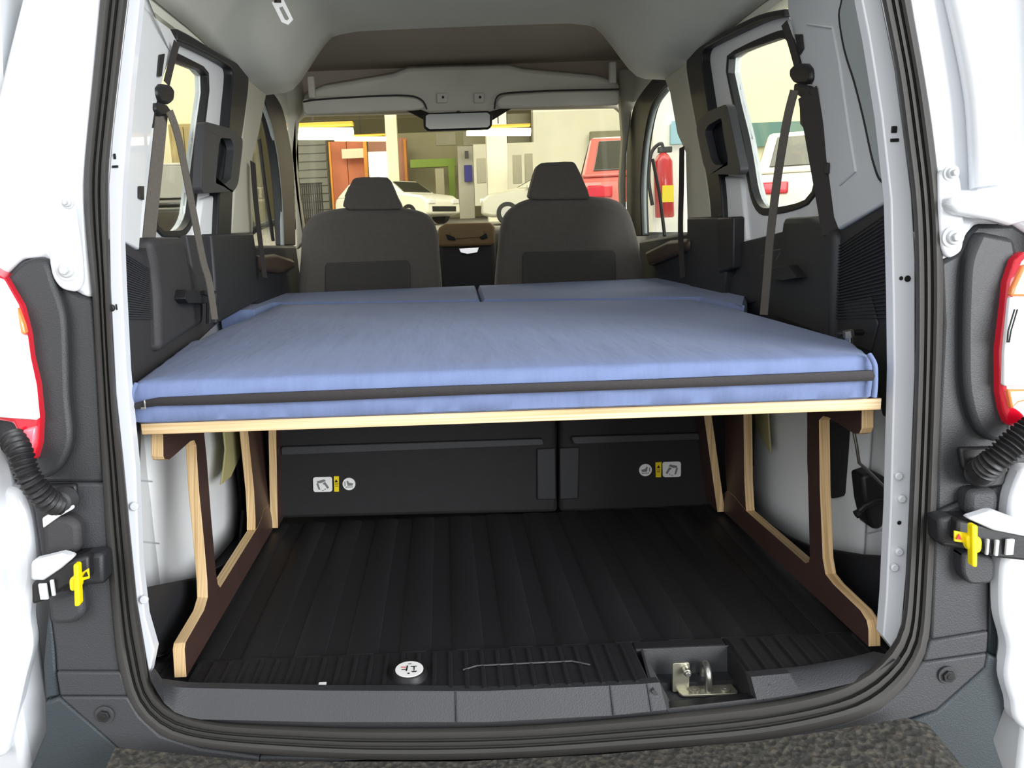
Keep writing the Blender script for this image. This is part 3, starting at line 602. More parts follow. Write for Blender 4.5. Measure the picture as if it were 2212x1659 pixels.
# quarter panel insert (right)
ins = sp2([(1826,-60),(1824,0),(1818,33),(1826,90),(1836,130),(1851,176),(1870,250),(1883,310),(1892,348),(1905,385),(1922,398)],3)+[(1928,390),(1905,200),(1875,40),(1858,-60)]
pts = P(ins, pl=PR); bm = B(); prism(bm, [p-Vector((.004,0,0)) for p in pts], (.003,0,0)); vp('quarter_insert', bm, trimgrey, bevel=.001, label='grey felt quarter panel on the right')
bm = B(); tube(bm, [p-Vector((.004,0,0)) for p in P(sp2([(1826,-60),(1824,0),(1818,33),(1826,90),(1836,130),(1851,176),(1870,250),(1883,310),(1892,348),(1905,385),(1922,398)],3), pl=PR)], .0022, 6); vp('quarter_seam', bm, rubberd, smooth=True)
# embossed lines on right trim
bm = B(); tube(bm, [p-Vector((.001,0,0)) for p in P([(1746,52),(1800,60),(1815,140),(1835,280),(1850,370),(1815,400)], pl=PR)], .002, 6); vp('trim_crease', bm, trim, smooth=True)
# dark lower side trims
lw('side_trim', [(258,512),(301,541),(352,575),(420,590),(470,600),(470,700),(405,760),(300,830),(285,900),(272,1050),(262,900),(262,700)], sidem, pl=(-.558,-.115,0), label='charcoal left side trim above the bed, lit tone in its colour')  # paler than the right trim: light on this side is put into the colour
lw('side_trim', [(1927,428),(1810,497),(1795,520),(1660,540),(1590,590),(1590,700),(1730,760),(1890,830),(1905,900),(1935,900),(1933,640)], blk, pl=(.560,.115,0), s=1, label='black right side trim above the bed')
# fine ribs on the ribbed areas
for s, pl, quad_ in ((-1,(-.5555,-.115,0),((263,540),(322,578),(328,690),(266,690))),(1,(.5565,.115,0),((1922,452),(1802,535),(1802,690),(1930,690)))):
    a, b_, c_, d_ = [at(x,y,pl=pl) for x,y in quad_]; bm = B()
    for i in range(26):
        t = (i+.5)/26; p = a.lerp(d_,t); q = b_.lerp(c_,t); tube(bm,[p,q],.0013,5)
    o = vp('trim_ribbing', bm, blk2 if s < 0 else blk, kind=None)
# shoulder blocks carrying the belt reels
lw('belt_reel_cover', [(328,520),(338,512),(396,512),(404,530),(408,560),(420,575),(440,600),(440,700),(350,760),(346,640),(340,575)], sidem, pl=(-.54,-.12,0), th=.06, bevel=.012, label='charcoal left belt reel cover, lit tone in its colour')  # same lit tone as the left trim, painted in by the paler plastic
lw('belt_reel_cover', [(1690,470),(1745,468),(1762,480),(1800,500),(1800,530),(1792,740),(1670,690),(1670,560),(1682,540)], blk, pl=(.545,.12,0), th=.06, s=1, bevel=.012, label='black right belt reel cover')
lw('buckle_block', [(404,625),(440,628),(452,640),(450,655),(408,655),(400,645)], rubberd, pl=(-.52,-.12,0), th=.03, bevel=.006, rnd=.006)
lw('buckle_block', [(1652,582),(1700,572),(1722,600),(1690,606),(1655,602)], rubberd, pl=(.525,.12,0), th=.03, s=1, bevel=.006, rnd=.006)
lw('buckle_hook', [(440,627),(472,628),(462,640),(470,655),(462,690),(455,700),(455,640),(440,636)], rubberd, pl=(-.515,-.12,0), th=.01, bevel=.002)
# trim recess right
lw('trim_recess', [(1822,655),(1880,640),(1895,700),(1880,760),(1840,745)], blk, pl=(.557,.115,0), th=.004, s=1, bevel=.002)
# ---- headliner
bm = B(); rows = []
def hl(u, Y):
    w = min(1,max(0,(Y-.85)/.55)); w = w*w*(3-2*w); a = abs(u)
    X = u*(.655+.01*Y); q = min(1,max(0,(a-.60)/.27)); q = q*q*(3-2*q)*.9+.1*a**3
    ze = 1.118-.03*w; zc = 1.262; return Vector((X, Y, zc-(zc-ze)*((1-w)*a**4.5+w*q)))
ys = [-.15+i*.09 for i in range(20)]
us = [-1+i/24 for i in range(49)]
for Y in ys:
    rows.append([])
    for u in us:
        Yf = Y
        if Y > 1.38: Yf = min(Y, 1.51+.14*max(0,(abs(u)-.5)/.5))
        rows[-1].append(bm.verts.new(hl(u, Yf)))
lip = []
for u in us:
    v = hl(u, min(ys[-1],1.51+.14*max(0,(abs(u)-.5)/.5))); lip.append(bm.verts.new(v+Vector((0,.012,.02))))
rows.append(lip)
for a, b_ in zip(rows, rows[1:]):
    for i in range(len(a)-1): bm.faces.new((a[i],a[i+1],b_[i+1],b_[i]))
o = vp('headliner', bm, head, smooth=True, label='grey felt headliner'); md = o.modifiers.new('s','SOLIDIFY'); md.thickness = -.008; md.offset = 1
# overhead cavity
bm = B()
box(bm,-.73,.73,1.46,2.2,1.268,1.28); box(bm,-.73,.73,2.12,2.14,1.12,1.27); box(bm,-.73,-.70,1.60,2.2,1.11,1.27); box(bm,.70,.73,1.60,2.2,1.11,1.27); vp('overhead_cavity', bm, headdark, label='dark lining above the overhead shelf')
# overhead shelf and visors
SY = 1.98
top = [(655,206),(668,198),(698,186),(780,172),(850,160),(880,148),(960,145),(1100,142),(1130,150),(1200,156),(1290,164),(1338,180)]
slab('overhead_shelf', top+[(1340,222),(1080,236),(1050,244),(930,246),(905,236),(655,244)], (0,.11,.03), shelfm, van, .012, Y=SY, label='pale grey overhead shelf above the windscreen')
def visor(px, lab): 
    o = slab('sun_visor', px, (0,.022,0), shelfm, van, .008, rnd=.018, Y=SY-.03, label=lab); return o
v = visor([(652,214),(670,209),(850,206),(905,212),(922,232),(900,237),(656,248)], 'left sun visor, folded up')
v2 = visor([(1070,222),(1085,204),(1200,196),(1338,193),(1340,226),(1200,230),(1080,234)], 'right sun visor, folded up')
bm = B(); tube(bm, P(sp2([(655,220),(700,214),(860,206),(908,214),(922,236)],4),Y=SY-.034),.0035,6); obj('visor_seam', bm, sidem, v, smooth=True)
bm = B(); tube(bm, P(sp2([(1068,236),(1075,208),(1110,200),(1220,195),(1337,193)],4),Y=SY-.034),.0035,6); obj('visor_seam', bm, sidem, v2, smooth=True)
for x in (955,1035):
    p = at(x,212,Y=SY-.005); bm = B(); box(bm,p.x-.02,p.x+.02,SY-.012,SY,p.z-.018,p.z+.018); o = vp('visor_clip', bm, shelfm, bevel=.004); disc('clip_hole',x+2,210,SY-.012,.005,.002,ink,o)
for x, y in ((671,180),(1325,148)):
    p = at(x,y,Y=1.9); bm = B(); box(bm,p.x-.012,p.x+.012,1.9,1.93,p.z-.05,p.z+.025); vp('shelf_bracket', bm, shelfm, bevel=.004)
slab('windscreen_tint', [(872,236),(900,232),(1080,226),(1115,228),(1060,262),(930,266)], (0,.006,0), ink, van, .001, Y=2.36)
# mirror
mo = slab('rear_view_mirror', [(914,252),(922,244),(1056,239),(1064,246),(1063,272),(1056,279),(924,283),(915,276)], (0,.03,0), rubberd, van, .006, Y=1.94, label='black framed rear view mirror')
slab('mirror_glass', [(920,250),(926,247),(1052,243),(1058,248),(1058,270),(1053,275),(928,279),(920,273)], (0,.002,0), mirrorm, mo, 0, Y=1.937)
bm = B(); tube(bm,[at(990,250,Y=1.96), at(992,228,Y=2.1)],.012,10); obj('mirror_stem', bm, rubberd, mo)
# windscreen frame and glass
bm = B(); prism(bm, P([(640,262),(1340,236)],Y=2.42)+P([(1352,545),(636,560)],Y=2.86), (0,.005,0)); vp('windscreen', bm, glass, label='windscreen')
slab('windscreen_frame', [(636,268),(655,250),(900,244),(1100,236),(1330,232),(1345,246),(1352,240),(1340,220),(655,236),(628,250)], (0,.04,0), beige, van, .006, Y=2.38)
# A pillars
slab('windscreen_pillar', [(583,168),(650,168),(655,240),(642,262),(636,330),(646,430),(660,520),(640,540),(636,374),(614,243)], (0,.05,0), beige, van, .008, Y=2.05, label='beige left windscreen pillar')
slab('windscreen_pillar', [(1338,150),(1425,140),(1404,190),(1366,238),(1353,340),(1353,446),(1362,520),(1346,500),(1340,400),(1346,300),(1342,240)], (0,.05,0), beige, van, .008, Y=2.05, label='beige right windscreen pillar')
# B pillars (upper, beige)
slab('door_pillar', [(531,150),(583,172),(574,215),(560,290),(546,345),(547,505),(500,505),(508,400),(524,300),(534,200)], (-.04,0,0), beige, van, .006, X=-.645, label='beige left door pillar')
slab('door_pillar', [(1425,146),(1484,122),(1482,156),(1502,266),(1523,369),(1538,475),(1484,484),(1480,330),(1462,290),(1446,200)], (.04,0,0), beige, van, .006, X=.645, label='beige right door pillar')
slab('door_pillar_lower', [(458,505),(548,503),(556,560),(575,640),(470,700),(466,600)], (-.05,0,0), blk, van, .006, X=-.63, label='black lower left door pillar')
slab('door_pillar_lower', [(1483,470),(1550,468),(1566,500),(1566,585),(1560,640),(1490,640),(1484,560)], (.05,0,0), blk, van, .006, X=.63, label='black lower right door pillar')
# front door opening seals
slab('front_door_seal', sp2([(570,183),(578,187),(600,213),(613,243),(627,310),(635,374),(639,530)],4)+sp2([(613,530),(608,430),(598,336),(586,270),(572,217)],4), (-.03,0,0), rubberd, van, .004, X=-.66, label='black left front door seal')
slab('front_door_seal', sp2([(1430,150),(1405,175),(1380,208),(1366,238),(1356,300),(1353,340),(1353,446),(1360,510)],4)+sp2([(1386,510),(1383,404),(1390,310),(1404,238),(1425,200),(1444,182)],4), (.03,0,0), rubberd, van, .004, X=.66, label='black right front door seal')
bm = B(); tube(bm, P(sp2([(566,222),(584,275),(596,336),(606,430),(610,530)],4),X=-.665),.007,8); vp('door_frame_lining', bm, trimgrey, smooth=True)
bm = B(); tube(bm, P(sp2([(1446,190),(1420,225),(1408,262),(1398,320),(1392,410),(1394,505)],4),X=.665),.007,8); vp('door_frame_lining', bm, trimgrey, smooth=True)
bm = B(); tube(bm, P([(560,300),(572,400),(590,520)],X=-.66),.006,6); vp('quarter_light_bar', bm, rubberd, smooth=True)
bm = B(); tube(bm, P([(1410,345),(1425,420),(1436,510)],X=.66),.006,6); vp('quarter_light_bar', bm, rubberd, smooth=True)
slab('front_window', sp2([(560,220),(590,300),(606,420),(612,530)],3)+[(545,530),(545,350)], (-.004,0,0), glass, van, 0, X=-.69, label='left front door window')
slab('front_window', sp2([(1446,186),(1410,240),(1392,330),(1388,510)],3)+[(1480,500),(1478,330)], (.004,0,0), glass, van, 0, X=.69, label='right front door window')
slab('front_door_panel', [(540,530),(640,530),(655,640),(560,660)], (-.05,0,0), blk, van, .01, X=-.64, label='dark left front door panel')
slab('front_door_panel', [(1380,520),(1490,500),(1500,650),(1380,650)], (.05,0,0), blk, van, .01, X=.64, label='dark right front door panel')
# ---- sliding doors
def sliding(s):
    L = s < 0; X = -.665 if L else .665; v = (-.03,0,0) if L else (.03,0,0); sd = 'left' if L else 'right'
    if L:
        outer = [(385,62),(415,78),(470,112),(520,140),(531,150),(537,168),(536,200),(524,290),(508,370),(503,430),(500,520)]
        inner = [(385,88),(412,98),(460,122),(494,142),(502,152),(503,175),(497,240),(492,300),(478,380),(473,440),(470,520)]
    else:
        outer = [(1690,20),(1634,33),(1560,70),(1500,108),(1486,120),(1482,140),(1485,170),(1502,266),(1523,369),(1533,440),(1536,490)]
        inner = [(1694,36),(1646,45),(1590,70),(1530,100),(1519,109),(1515,125),(1517,150),(1532,250),(1545,340),(1556,400),(1562,490)]
    slab('door_aperture_seal', sp2(outer,3)+sp2(inner,3)[::-1], v, rubberd, van, .004, X=-.64 if L else .64, label='black %s sliding door seal' % sd)
    # painted door frame behind it
    if L: fo = [(360,60),(412,92),(496,136),(510,160),(505,240),(490,330),(478,420),(468,545),(330,560),(318,540),(330,300),(350,120)]; gi = [(345,134),(372,124),(438,150),(449,162),(450,180),(438,270),(430,336),(420,420),(415,467),(404,490),(392,502),(345,502),(332,480),(334,350)]
    else: fo = [(1700,30),(1640,45),(1525,100),(1512,118),(1516,180),(1535,290),(1552,400),(1560,500),(1590,600),(1680,580),(1800,500),(1780,300),(1740,100)]; gi = [(1700,78),(1688,78),(1620,102),(1578,120),(1570,132),(1572,150),(1588,225),(1605,295),(1615,350),(1624,410),(1634,440),(1648,455),(1700,448),(1744,436),(1768,400),(1755,300),(1740,200),(1715,100)]
    fo = resample(P(fo+fo[:1], X=X), 61)[:-1]; gi2 = rpoly(None,P(gi, X=X),.012,2); gi3 = resample(gi2+gi2[:1], 61)[:-1]
    # align the loops
    cen = sum(gi3, Vector())/60
    def ang(p): return math.atan2(p.z-cen.z, p.y-cen.y)
    def order(lp, N_=60):
        out = []
        lp2 = lp+lp[:1]
        for k in range(N_):
            a = -math.pi+2*math.pi*k/N_; d = Vector((0,math.cos(a),math.sin(a))); best = None
            for p, q in zip(lp2, lp2[1:]):
                e = q-p; den = d.y*e.z-d.z*e.y
                if abs(den) < 1e-12: continue
                w0 = p-cen; t = (w0.y*e.z-w0.z*e.y)/den; u = (w0.y*d.z-w0.z*d.y)/den
                if t > 0 and -1e-6 <= u <= 1+1e-6: best = t if best is None else max(best, t)
            out.append(cen+d*(best or .1))
        return out
    of, ig = order(fo), order(gi3)
    bm = B(); ringprism(bm, of, ig, v); o = vp('sliding_door', bm, whitein, smooth=False, label='white %s sliding door frame' % sd)
    rub_o = [cen+(p-cen)*1.0+(p-cen).normalized()*.013+Vector((-s*.004,0,0)) for p in ig]; rub_i = [p-(p-cen).normalized()*.004+Vector((-s*.004,0,0)) for p in ig]
    bm = B(); ringprism(bm, rub_o, rub_i, (s*.02,0,0)); obj('window_seal', bm, rubberd, o, bevel=.002)
    bm = B(); prism(bm, [p+Vector((s*.02,0,0)) for p in ig], (s*.004,0,0)); obj('window_pane', bm, glass, o)
    # handle
    if L: ho = [(442,262),(500,278),(525,300),(524,320),(515,398),(505,414),(440,418),(434,405)]; hi = [(478,298),(500,300),(506,320),(499,385),(488,396),(466,396),(470,350),(474,310)]
    else: ho = [(1570,224),(1530,240),(1506,262),(1504,280),(1520,360),(1532,376),(1595,378),(1600,366)]; hi = [(1558,254),(1530,270),(1522,284),(1536,345),(1544,356),(1572,358),(1572,340),(1564,300)]
    A = rpoly(None,P(ho,X=X-s*.045),.02,3); Bh = rpoly(None,P(hi,X=X-s*.045),.012,3)
    bm = B(); ringprism(bm, A, Bh, (s*.02,0,0)); obj('grab_handle', bm, blk2 if L else greyp, o, bevel=.003)
    bm = B(); prism(bm, rpoly(None,P(ho,X=X-s*.012),.02,3), (s*.01,0,0)); obj('handle_base', bm, blk, o, bevel=.003)
    if L: dp = [(404,508),(468,508),(470,560),(472,640),(440,700),(420,600)]; 
    else: dp = [(1597,524),(1690,500),(1700,640),(1600,660),(1575,640),(1578,600),(1588,590),(1592,560)]
    bm = B(); prism(bm, P(dp,X=X-s*.02), (s*.02,0,0)); obj('door_lower_trim', bm, blk if not L else sidem, o, bevel=.004)
    return o
sl = sliding(-1); sr = sliding(1)
slab('door_lock_post', [(438,430),(468,420),(466,500),(456,512),(470,640),(440,640),(425,520)], (-.03,0,0), whitein, van, .006, X=-.655)
slab('door_lock_post', [(1556,380),(1600,384),(1612,520),(1590,540),(1584,590),(1566,612),(1563,470)], (.03,0,0), whitein, van, .006, X=.655, label='white edge of the right sliding door')
slab('lock_block', [(1548,470),(1583,468),(1582,580),(1552,590)], (.03,0,0), rubberd, van, .005, X=.625)
# ---- headliner belt (centre rear) with metal tongue
p0 = at(598,-30,Y=1.0); bm = B(); tube(bm,[at(598,-60,Y=.80),at(600,6,Y=.80)],.008,8); ct = vp('ceiling_belt', bm, beltd, label='dark belt end hanging from the headliner')
fr = [at(x,y,Y=.80) for x,y in ((586,4),(612,-2),(633,42),(622,54),(608,48))]; fi = [at(x,y,Y=.80) for x,y in ((602,16),(610,14),(624,40),(620,44),(615,42))]
bm = B(); ringprism(bm, fr, fi, (0,.006,0)); obj('belt_tongue', bm, mat('bright_tongue_steel','f0f0ee',.4), ct, bevel=.001)
# ---- seat belts
def belt(path, w_, m, name='belt_strap', parent=van, s=-1, lab=None):
    pts = smoothpath(path, 6); bm = B(); prevv = None
    for i, p in enumerate(pts):
        t = (pts[min(i+1,len(pts)-1)]-pts[max(i-1,0)]).normalized(); ac = Vector((-s*.35,.94,0)); ac = (ac-t*ac.dot(t)).normalized(); nn = t.cross(ac).normalized()
        cur = [bm.verts.new(p+ac*w_/2+nn*.0008),bm.verts.new(p-ac*w_/2+nn*.0008),bm.verts.new(p-ac*w_/2-nn*.0008),bm.verts.new(p+ac*w_/2-nn*.0008)]
        if prevv:
            for k in range(4): bm.faces.new((prevv[k],prevv[(k+1)%4],cur[(k+1)%4],cur[k]))
        else: bm.faces.new(cur)
        prevv = cur
    bm.faces.new(prevv[::-1]); return obj(name, bm, m, parent, label=lab)
BL = dict(X=-.575); BR = dict(X=.575)
def bpth(px, X0, X1): n = len(px); return [at(x,y,X=X0+(X1-X0)*i/(n-1)) for i,(x,y) in enumerate(px)]
an = slab('belt_anchor', [(341,190),(352,181),(370,183),(379,195),(378,216),(368,226),(350,222),(342,206)], (-.03,0,0), rubberd, van, .008, X=-.59, rnd=.008, label='black left upper belt anchor')
slab('belt_guide', [(340,222),(362,226),(372,240),(366,252),(348,250),(338,236)], (-.012,0,0), rubberd, an, .004, X=-.585)
belt(bpth([(382,92),(372,130),(360,180)],-.60,-.60), .014, beltd, parent=van, lab='black webbing above the left belt anchor')
belt(bpth([(350,238),(340,340),(326,470),(318,560)],-.59,-.59), .028, beltm, lab='grey left belt strap running down to the reel')
belt(bpth([(366,240),(386,300),(412,430),(438,560),(452,610),(464,690)],-.575,-.545), .019, beltm, lab='brown left belt strap slanting forward')
an = slab('belt_anchor', [(1703,150),(1714,138),(1735,138),(1748,150),(1750,172),(1740,184),(1712,180),(1703,166)], (.03,0,0), rubberd, van, .008, X=.59, rnd=.008, label='black right upper belt anchor')
slab('belt_guide', [(1714,180),(1745,186),(1752,205),(1730,212),(1712,200)], (.012,0,0), rubberd, an, .004, X=.585)
belt(bpth([(1694,50),(1708,90),(1722,140)],.60,.60), .014, beltd, s=1, lab='black webbing above the right belt anchor')
belt(bpth([(1744,200),(1762,300),(1780,400),(1798,500)],.585,.585), .042, beltd, s=1, lab='dark right belt strap running down to the reel')
belt(bpth([(1716,195),(1700,260),(1680,380),(1664,510),(1657,600),(1650,680)],.575,.545), .021, beltm, s=1, lab='brown right belt strap slanting down')
for s, path in ((-1,[(546,350),(552,430),(562,520),(572,600)]),(1,[(1473,318),(1472,400),(1470,500),(1475,600)])):
    belt(bpth(path, s*.625, s*.60), .022, beltd, s=s, lab='dark front belt strap on the %s door pillar' % ('left' if s < 0 else 'right'))
for s, q in ((-1,[(347,118),(357,116),(350,165),(343,165)]),(1,[(1716,74),(1730,74),(1733,105),(1724,120)]),(-1,[(303,402),(312,402),(312,432),(303,428)]),(1,[(1778,350),(1788,352),(1787,376),(1780,374)]),(1,[(1727,230),(1740,236),(1742,285),(1728,268)])):
    slab('trim_clip', q, (-.004*s*-1,0,0), rubberd, van, .001, pl=(s*.548, s*.115, 0))

# ---- dashboard, front seats
bm = B(); prof = [(2.25,.15),(2.25,.56),(2.32,.635),(2.75,.645),(2.75,.15)]
prism(bm, [(-.64,y,z) for y,z in prof], (1.28,0,0)); da = vp('dashboard', bm, mat('dashboard_plastic','4a453e',.6,0,.05,10,.2,300), bevel=.03, seg=3, label='dark dashboard top')
tanp = mat('tan_console','9a7f58',.6,0,.05,10,.2,300)
slab('centre_console', [(946,490),(962,484),(1062,480),(1070,492),(1074,600),(1070,640),(950,640),(948,560)], (0,.25,0), blk2, da, .02, Y=2.12)
slab('screen_hood', [(946,492),(962,483),(1062,480),(1070,492),(1068,530),(948,534)], (0,.05,0), tanp, da, .012, Y=2.09)
slab('storage_lid', [(972,500),(1044,496),(1046,512),(974,517)], (0,.01,0), tanp, da, .003, Y=2.082)
for q in ([(963,506),(982,512),(984,520),(968,518)],[(1036,512),(1050,504),(1054,514),(1040,518)]): slab('air_vent', q, (0,.01,0), ink, da, .002, Y=2.08)
slab('console_handle', [(990,536),(1036,533),(1032,546),(1010,550),(994,546)], (0,.02,0), chrome, da, .003, Y=2.10)
bm = B(); c = at(600,560,Y=2.15); tube(bm, [c+Vector((math.cos(a*.3)*.17,math.sin(a*.3)*.05,math.sin(a*.3)*.15)) for a in range(21)],.014,10,closed=True); obj('steering_wheel', bm, rubberd, da, smooth=True)
for s, q in ((-1,[(560,552),(600,548),(636,560),(640,580),(610,590),(570,584)]),(1,[(1390,545),(1440,520),(1484,515),(1484,540),(1400,575)])):
    slab('armrest', q, (-.06*-s,0,0), mat('brown_armrest','4a3a2e',.5,0,.1,10), van, .012, X=s*.62)
def fseat(out, hr, pocket, lab, Y=1.62):
    root = B(); pts = P(sp2(out,3), Y=Y)
    prism(root, pts, (0,.11,0)); o = vp('front_seat', root, seatm, bevel=.035, seg=4, label=lab)
    bm = B(); prism(bm, P(sp2(hr,2), Y=Y-.005), (0,.09,0)); obj('headrest', bm, seatm, o, bevel=.028, seg=4)
    bm = B(); prism(bm, P(pocket, Y=Y-.006), (0,.01,0)); obj('seat_pocket', bm, mat('seat_pocket_cloth','403e3b',.95,0,.06,60,.4,900), o, bevel=.004)
    xs = [p.x for p in pts]; x0, x1 = min(xs)+.02, max(xs)-.02
    bm = B(); box(bm,x0,x1,Y+.02,Y+.55,.0,.14); obj('seat_cushion', bm, seatm, o, bevel=.04, seg=3)
    for x in (min(p.x for p in P(hr,Y=Y))+.05, max(p.x for p in P(hr,Y=Y))-.05):
        bm = B(); z = P(hr,Y=Y)[0].z; tube(bm,[(x,Y+.045,z-.05),(x,Y+.045,z+.05)],.006,8); obj('headrest_post', bm, rubberd, o)
fseat([(640,760),(640,640),(646,560),(650,500),(668,470),(700,455),(750,448),(810,446),(862,448),(905,455),(930,470),(944,500),(950,560),(956,640),(956,760)],
      [(740,446),(745,425),(758,395),(768,384),(800,382),(834,383),(844,392),(858,425),(868,446),(855,452),(755,453)],
      [(702,720),(702,575),(706,568),(880,562),(886,570),(890,720)], 'dark grey left front seat seen from behind')
fseat([(1070,760),(1070,640),(1078,540),(1086,480),(1104,450),(1140,430),(1190,424),(1230,422),(1290,424),(1335,432),(1362,456),(1380,510),(1390,570),(1396,640),(1398,760)],
      [(1143,424),(1150,395),(1160,362),(1170,352),(1200,350),(1236,349),(1246,358),(1262,392),(1274,424),(1262,430),(1155,431)],
      [(1128,720),(1128,552),(1134,544),(1324,540),(1330,548),(1332,720)], 'dark grey right front seat seen from behind')
# ---- rear seat backs standing behind the load area
YB = .60
def rseat(px, lab):
    return slab('rear_seat_back', px, (0,.06,0), seatb, van, .01, Y=YB, label=lab)
r1 = rseat([(560,905),(1200,880),(1205,1108),(900,1114),(600,1122),(560,1120)], 'black left rear seat back board with stickers')
r2 = rseat([(1209,880),(1660,862),(1650,1090),(1400,1104),(1209,1108)], 'black right rear seat back board with stickers')
slab('trim_bar', [(607,966),(1172,948),(1176,962),(607,984)], (0,.012,0), blk2, r1, .004, Y=YB-.012, rnd=.006)
slab('trim_bar', [(1234,944),(1510,936),(1515,950),(1240,960)], (0,.012,0), blk2, r2, .004, Y=YB-.012, rnd=.006)
slab('edge_post', [(1160,970),(1200,968),(1202,1080),(1160,1080)], (0,.006,0), blk, r1, .003, Y=YB-.006)
slab('edge_post', [(1209,968),(1252,966),(1250,1078),(1209,1080)], (0,.006,0), blk, r2, .003, Y=YB-.006)
def stickers(r_, sq, ye, ci, flip):
    pts = rpoly(None, P(sq, Y=YB-.003), .006, 3); bm = B(); prism(bm, pts, (0,.002,0))
    c = sum(P(sq,Y=YB-.0036),Vector())/4; f = -1 if flip else 1
    def G(poly, mi): prism(bm, [c+Vector((f*x,0,z)) for x,z in poly], (0,.0004,0), mi)
    G([(-.012,.008),(.004,.012),(.008,.008),(-.004,.003),(-.012,.004)],1); G([(-.014,.002),(-.01,.004),(-.006,-.012),(-.010,-.012)],1); G([(.0,.002),(.006,.006),(.014,-.008),(.010,-.011),(.005,-.002)],1)
    G([(.004,-.013),(.006,-.013),(.006,-.010),(.004,-.010)],1); G([(-.003,-.015),(.002,-.015),(.002,-.0135),(-.003,-.0135)],1)
    obj('sticker', bm, [stick, greyink], r_, label='white square sticker with a grey folding seat pictogram')
    bm = B(); prism(bm, P(ye, Y=YB-.003), (0,.002,0)); c2 = sum(P(ye,Y=YB-.0036),Vector())/4
    prism(bm, [c2+Vector((x,0,z)) for x,z in ((-.004,.004),(.004,.004),(0,.011))], (0,.0004,0), 1)
    for k in range(3): prism(bm, [c2+Vector((x,0,z-.003*k)) for x,z in ((-.004,.0),(.004,.0),(.004,.001),(-.004,.001))], (0,.0004,0), 1)
    obj('sticker', bm, [yelb, ink], r_, label='narrow yellow warning sticker')
    c3 = at(*ci, Y=YB-.001); bm = B(); cyl(bm, c3, (0,-1,0), .0145, .002, 32)
    c3 = c3+Vector((0,-.0024,0))
    def G3(poly): prism(bm, [c3+Vector((f*x,0,z)) for x,z in poly], (0,.0004,0), 1)
    G3([(-.008,-.006),(.009,-.006),(.009,-.008),(-.008,-.008)]); G3([(-.003,-.004),(.008,-.004),(.010,.001),(.001,.003),(-.002,.008),(-.005,.007)]); G3([(-.010,-.004),(-.008,-.004),(-.008,.006),(-.010,.006)])
    obj('sticker', bm, [stick, greyink], r_, label='round white sticker with a seat pictogram')
stickers(r1, [(676,1031),(717,1030),(718,1062),(677,1063)], [(721,1029),(732,1029),(732,1062),(722,1062)], (754,1045), False)
stickers(r2, [(1431,998),(1471,997),(1471,1030),(1432,1031)], [(1416,999),(1429,998),(1428,1031),(1417,1031)], (1394,1015), True)

# ---- painted metal inner walls beside the bed legs
slab('inner_wall_panel', [(296,900),(440,905),(440,1240),(435,1248),(310,1274),(300,1200),(296,1100)], (-.01,0,0), whitein, van, .004, X=-.625, label='white painted inner wall below the left end of the bed')
bm = B(); 
def archsurf(s, pxedge, lab):
    pass
# wheel housings: rounded boxes swept with a curved front
def housing(s):
    bm = B(); rows = []
    ys_ = [.20,.26,.34,.42,.5,.56,.60]; 
    for i, y in enumerate(ys_):
        bul = [.0,.02,.035,.045,.05,.05,.05][i]; r = []
        for z, k in ((-.02,1),(.05,1),(.15,.95),(.25,.85),(.33,.7),(.37,.55)):
            r.append(bm.verts.new((s*(.635-bul*k), y, z)))
        rows.append(r)
    for a, b_ in zip(rows, rows[1:]):
        for j in range(len(a)-1): bm.faces.new((a[j],a[j+1],b_[j+1],b_[j]))
    o = vp('wheel_housing', bm, whitein, smooth=True, label='white painted %s wheel housing' % ('left' if s < 0 else 'right')); md = o.modifiers.new('s','SOLIDIFY'); md.thickness = .006
housing(-1); housing(1)
slab('inner_wall_panel', [(1620,880),(1940,880),(1930,1206),(1860,1201),(1750,1185),(1690,1160),(1640,1125),(1625,1100)], (.01,0,0), whitein, van, .004, X=.64, label='white painted inner wall below the right end of the bed')
# dark carpet on the wall bottoms
slab('side_carpet', [(305,1272),(440,1244),(520,1200),(530,1100),(560,1100),(560,1250),(440,1400),(335,1415),(312,1330)], (-.01,0,0), blk, van, .004, X=-.555, label='black carpet edge along the left wall')
slab('side_carpet', [(1930,1202),(1860,1198),(1750,1180),(1690,1155),(1640,1118),(1600,1060),(1580,1100),(1700,1300),(1900,1400),(1935,1380)], (.01,0,0), blk, van, .004, X=.575, label='black carpet edge along the right wall')
slab('carpet_edge', [(508,930),(600,930),(600,1140),(540,1150),(528,1130),(520,1040)], (-.01,0,0), blk, van, .004, X=-.57)
slab('carpet_edge', [(1560,880),(1616,880),(1626,960),(1634,1060),(1628,1110),(1570,1100)], (.01,0,0), blk, van, .004, X=.58)
olive = mat('olive_tape','b0a978',.6,0,.05,20)
slab('olive_flap', [(484,930),(524,930),(520,985),(500,1030),(478,1048),(484,1010),(488,970)], (-.004,0,0), olive, van, .002, X=-.55, label='olive flap hanging at the left wheel housing')
slab('olive_flap', [(1626,885),(1658,885),(1660,920),(1664,980),(1650,960),(1634,925)], (.004,0,0), olive, van, .002, X=.56, label='olive flap hanging at the right wheel housing')
bm = B(); tube(bm, P([(300,1038),(380,1044),(430,1050)],X=-.623),.0015,6); tube(bm, P([(303,1170),(380,1178),(432,1186)],X=-.623),.0015,6); tube(bm, P([(1790,1176),(1860,1156),(1925,1140)],X=.638),.0015,6); tube(bm, P([(1630,1095),(1700,1060),(1740,1040)],X=.638),.0015,6); vp('panel_seam', bm, trim, smooth=True)
slab('pillar_foot_trim', [(272,830),(300,830),(300,960),(296,1070),(304,1160),(298,1170),(288,1100),(284,1000)], (0,.01,0), sidem, van, .003, Y=.03)
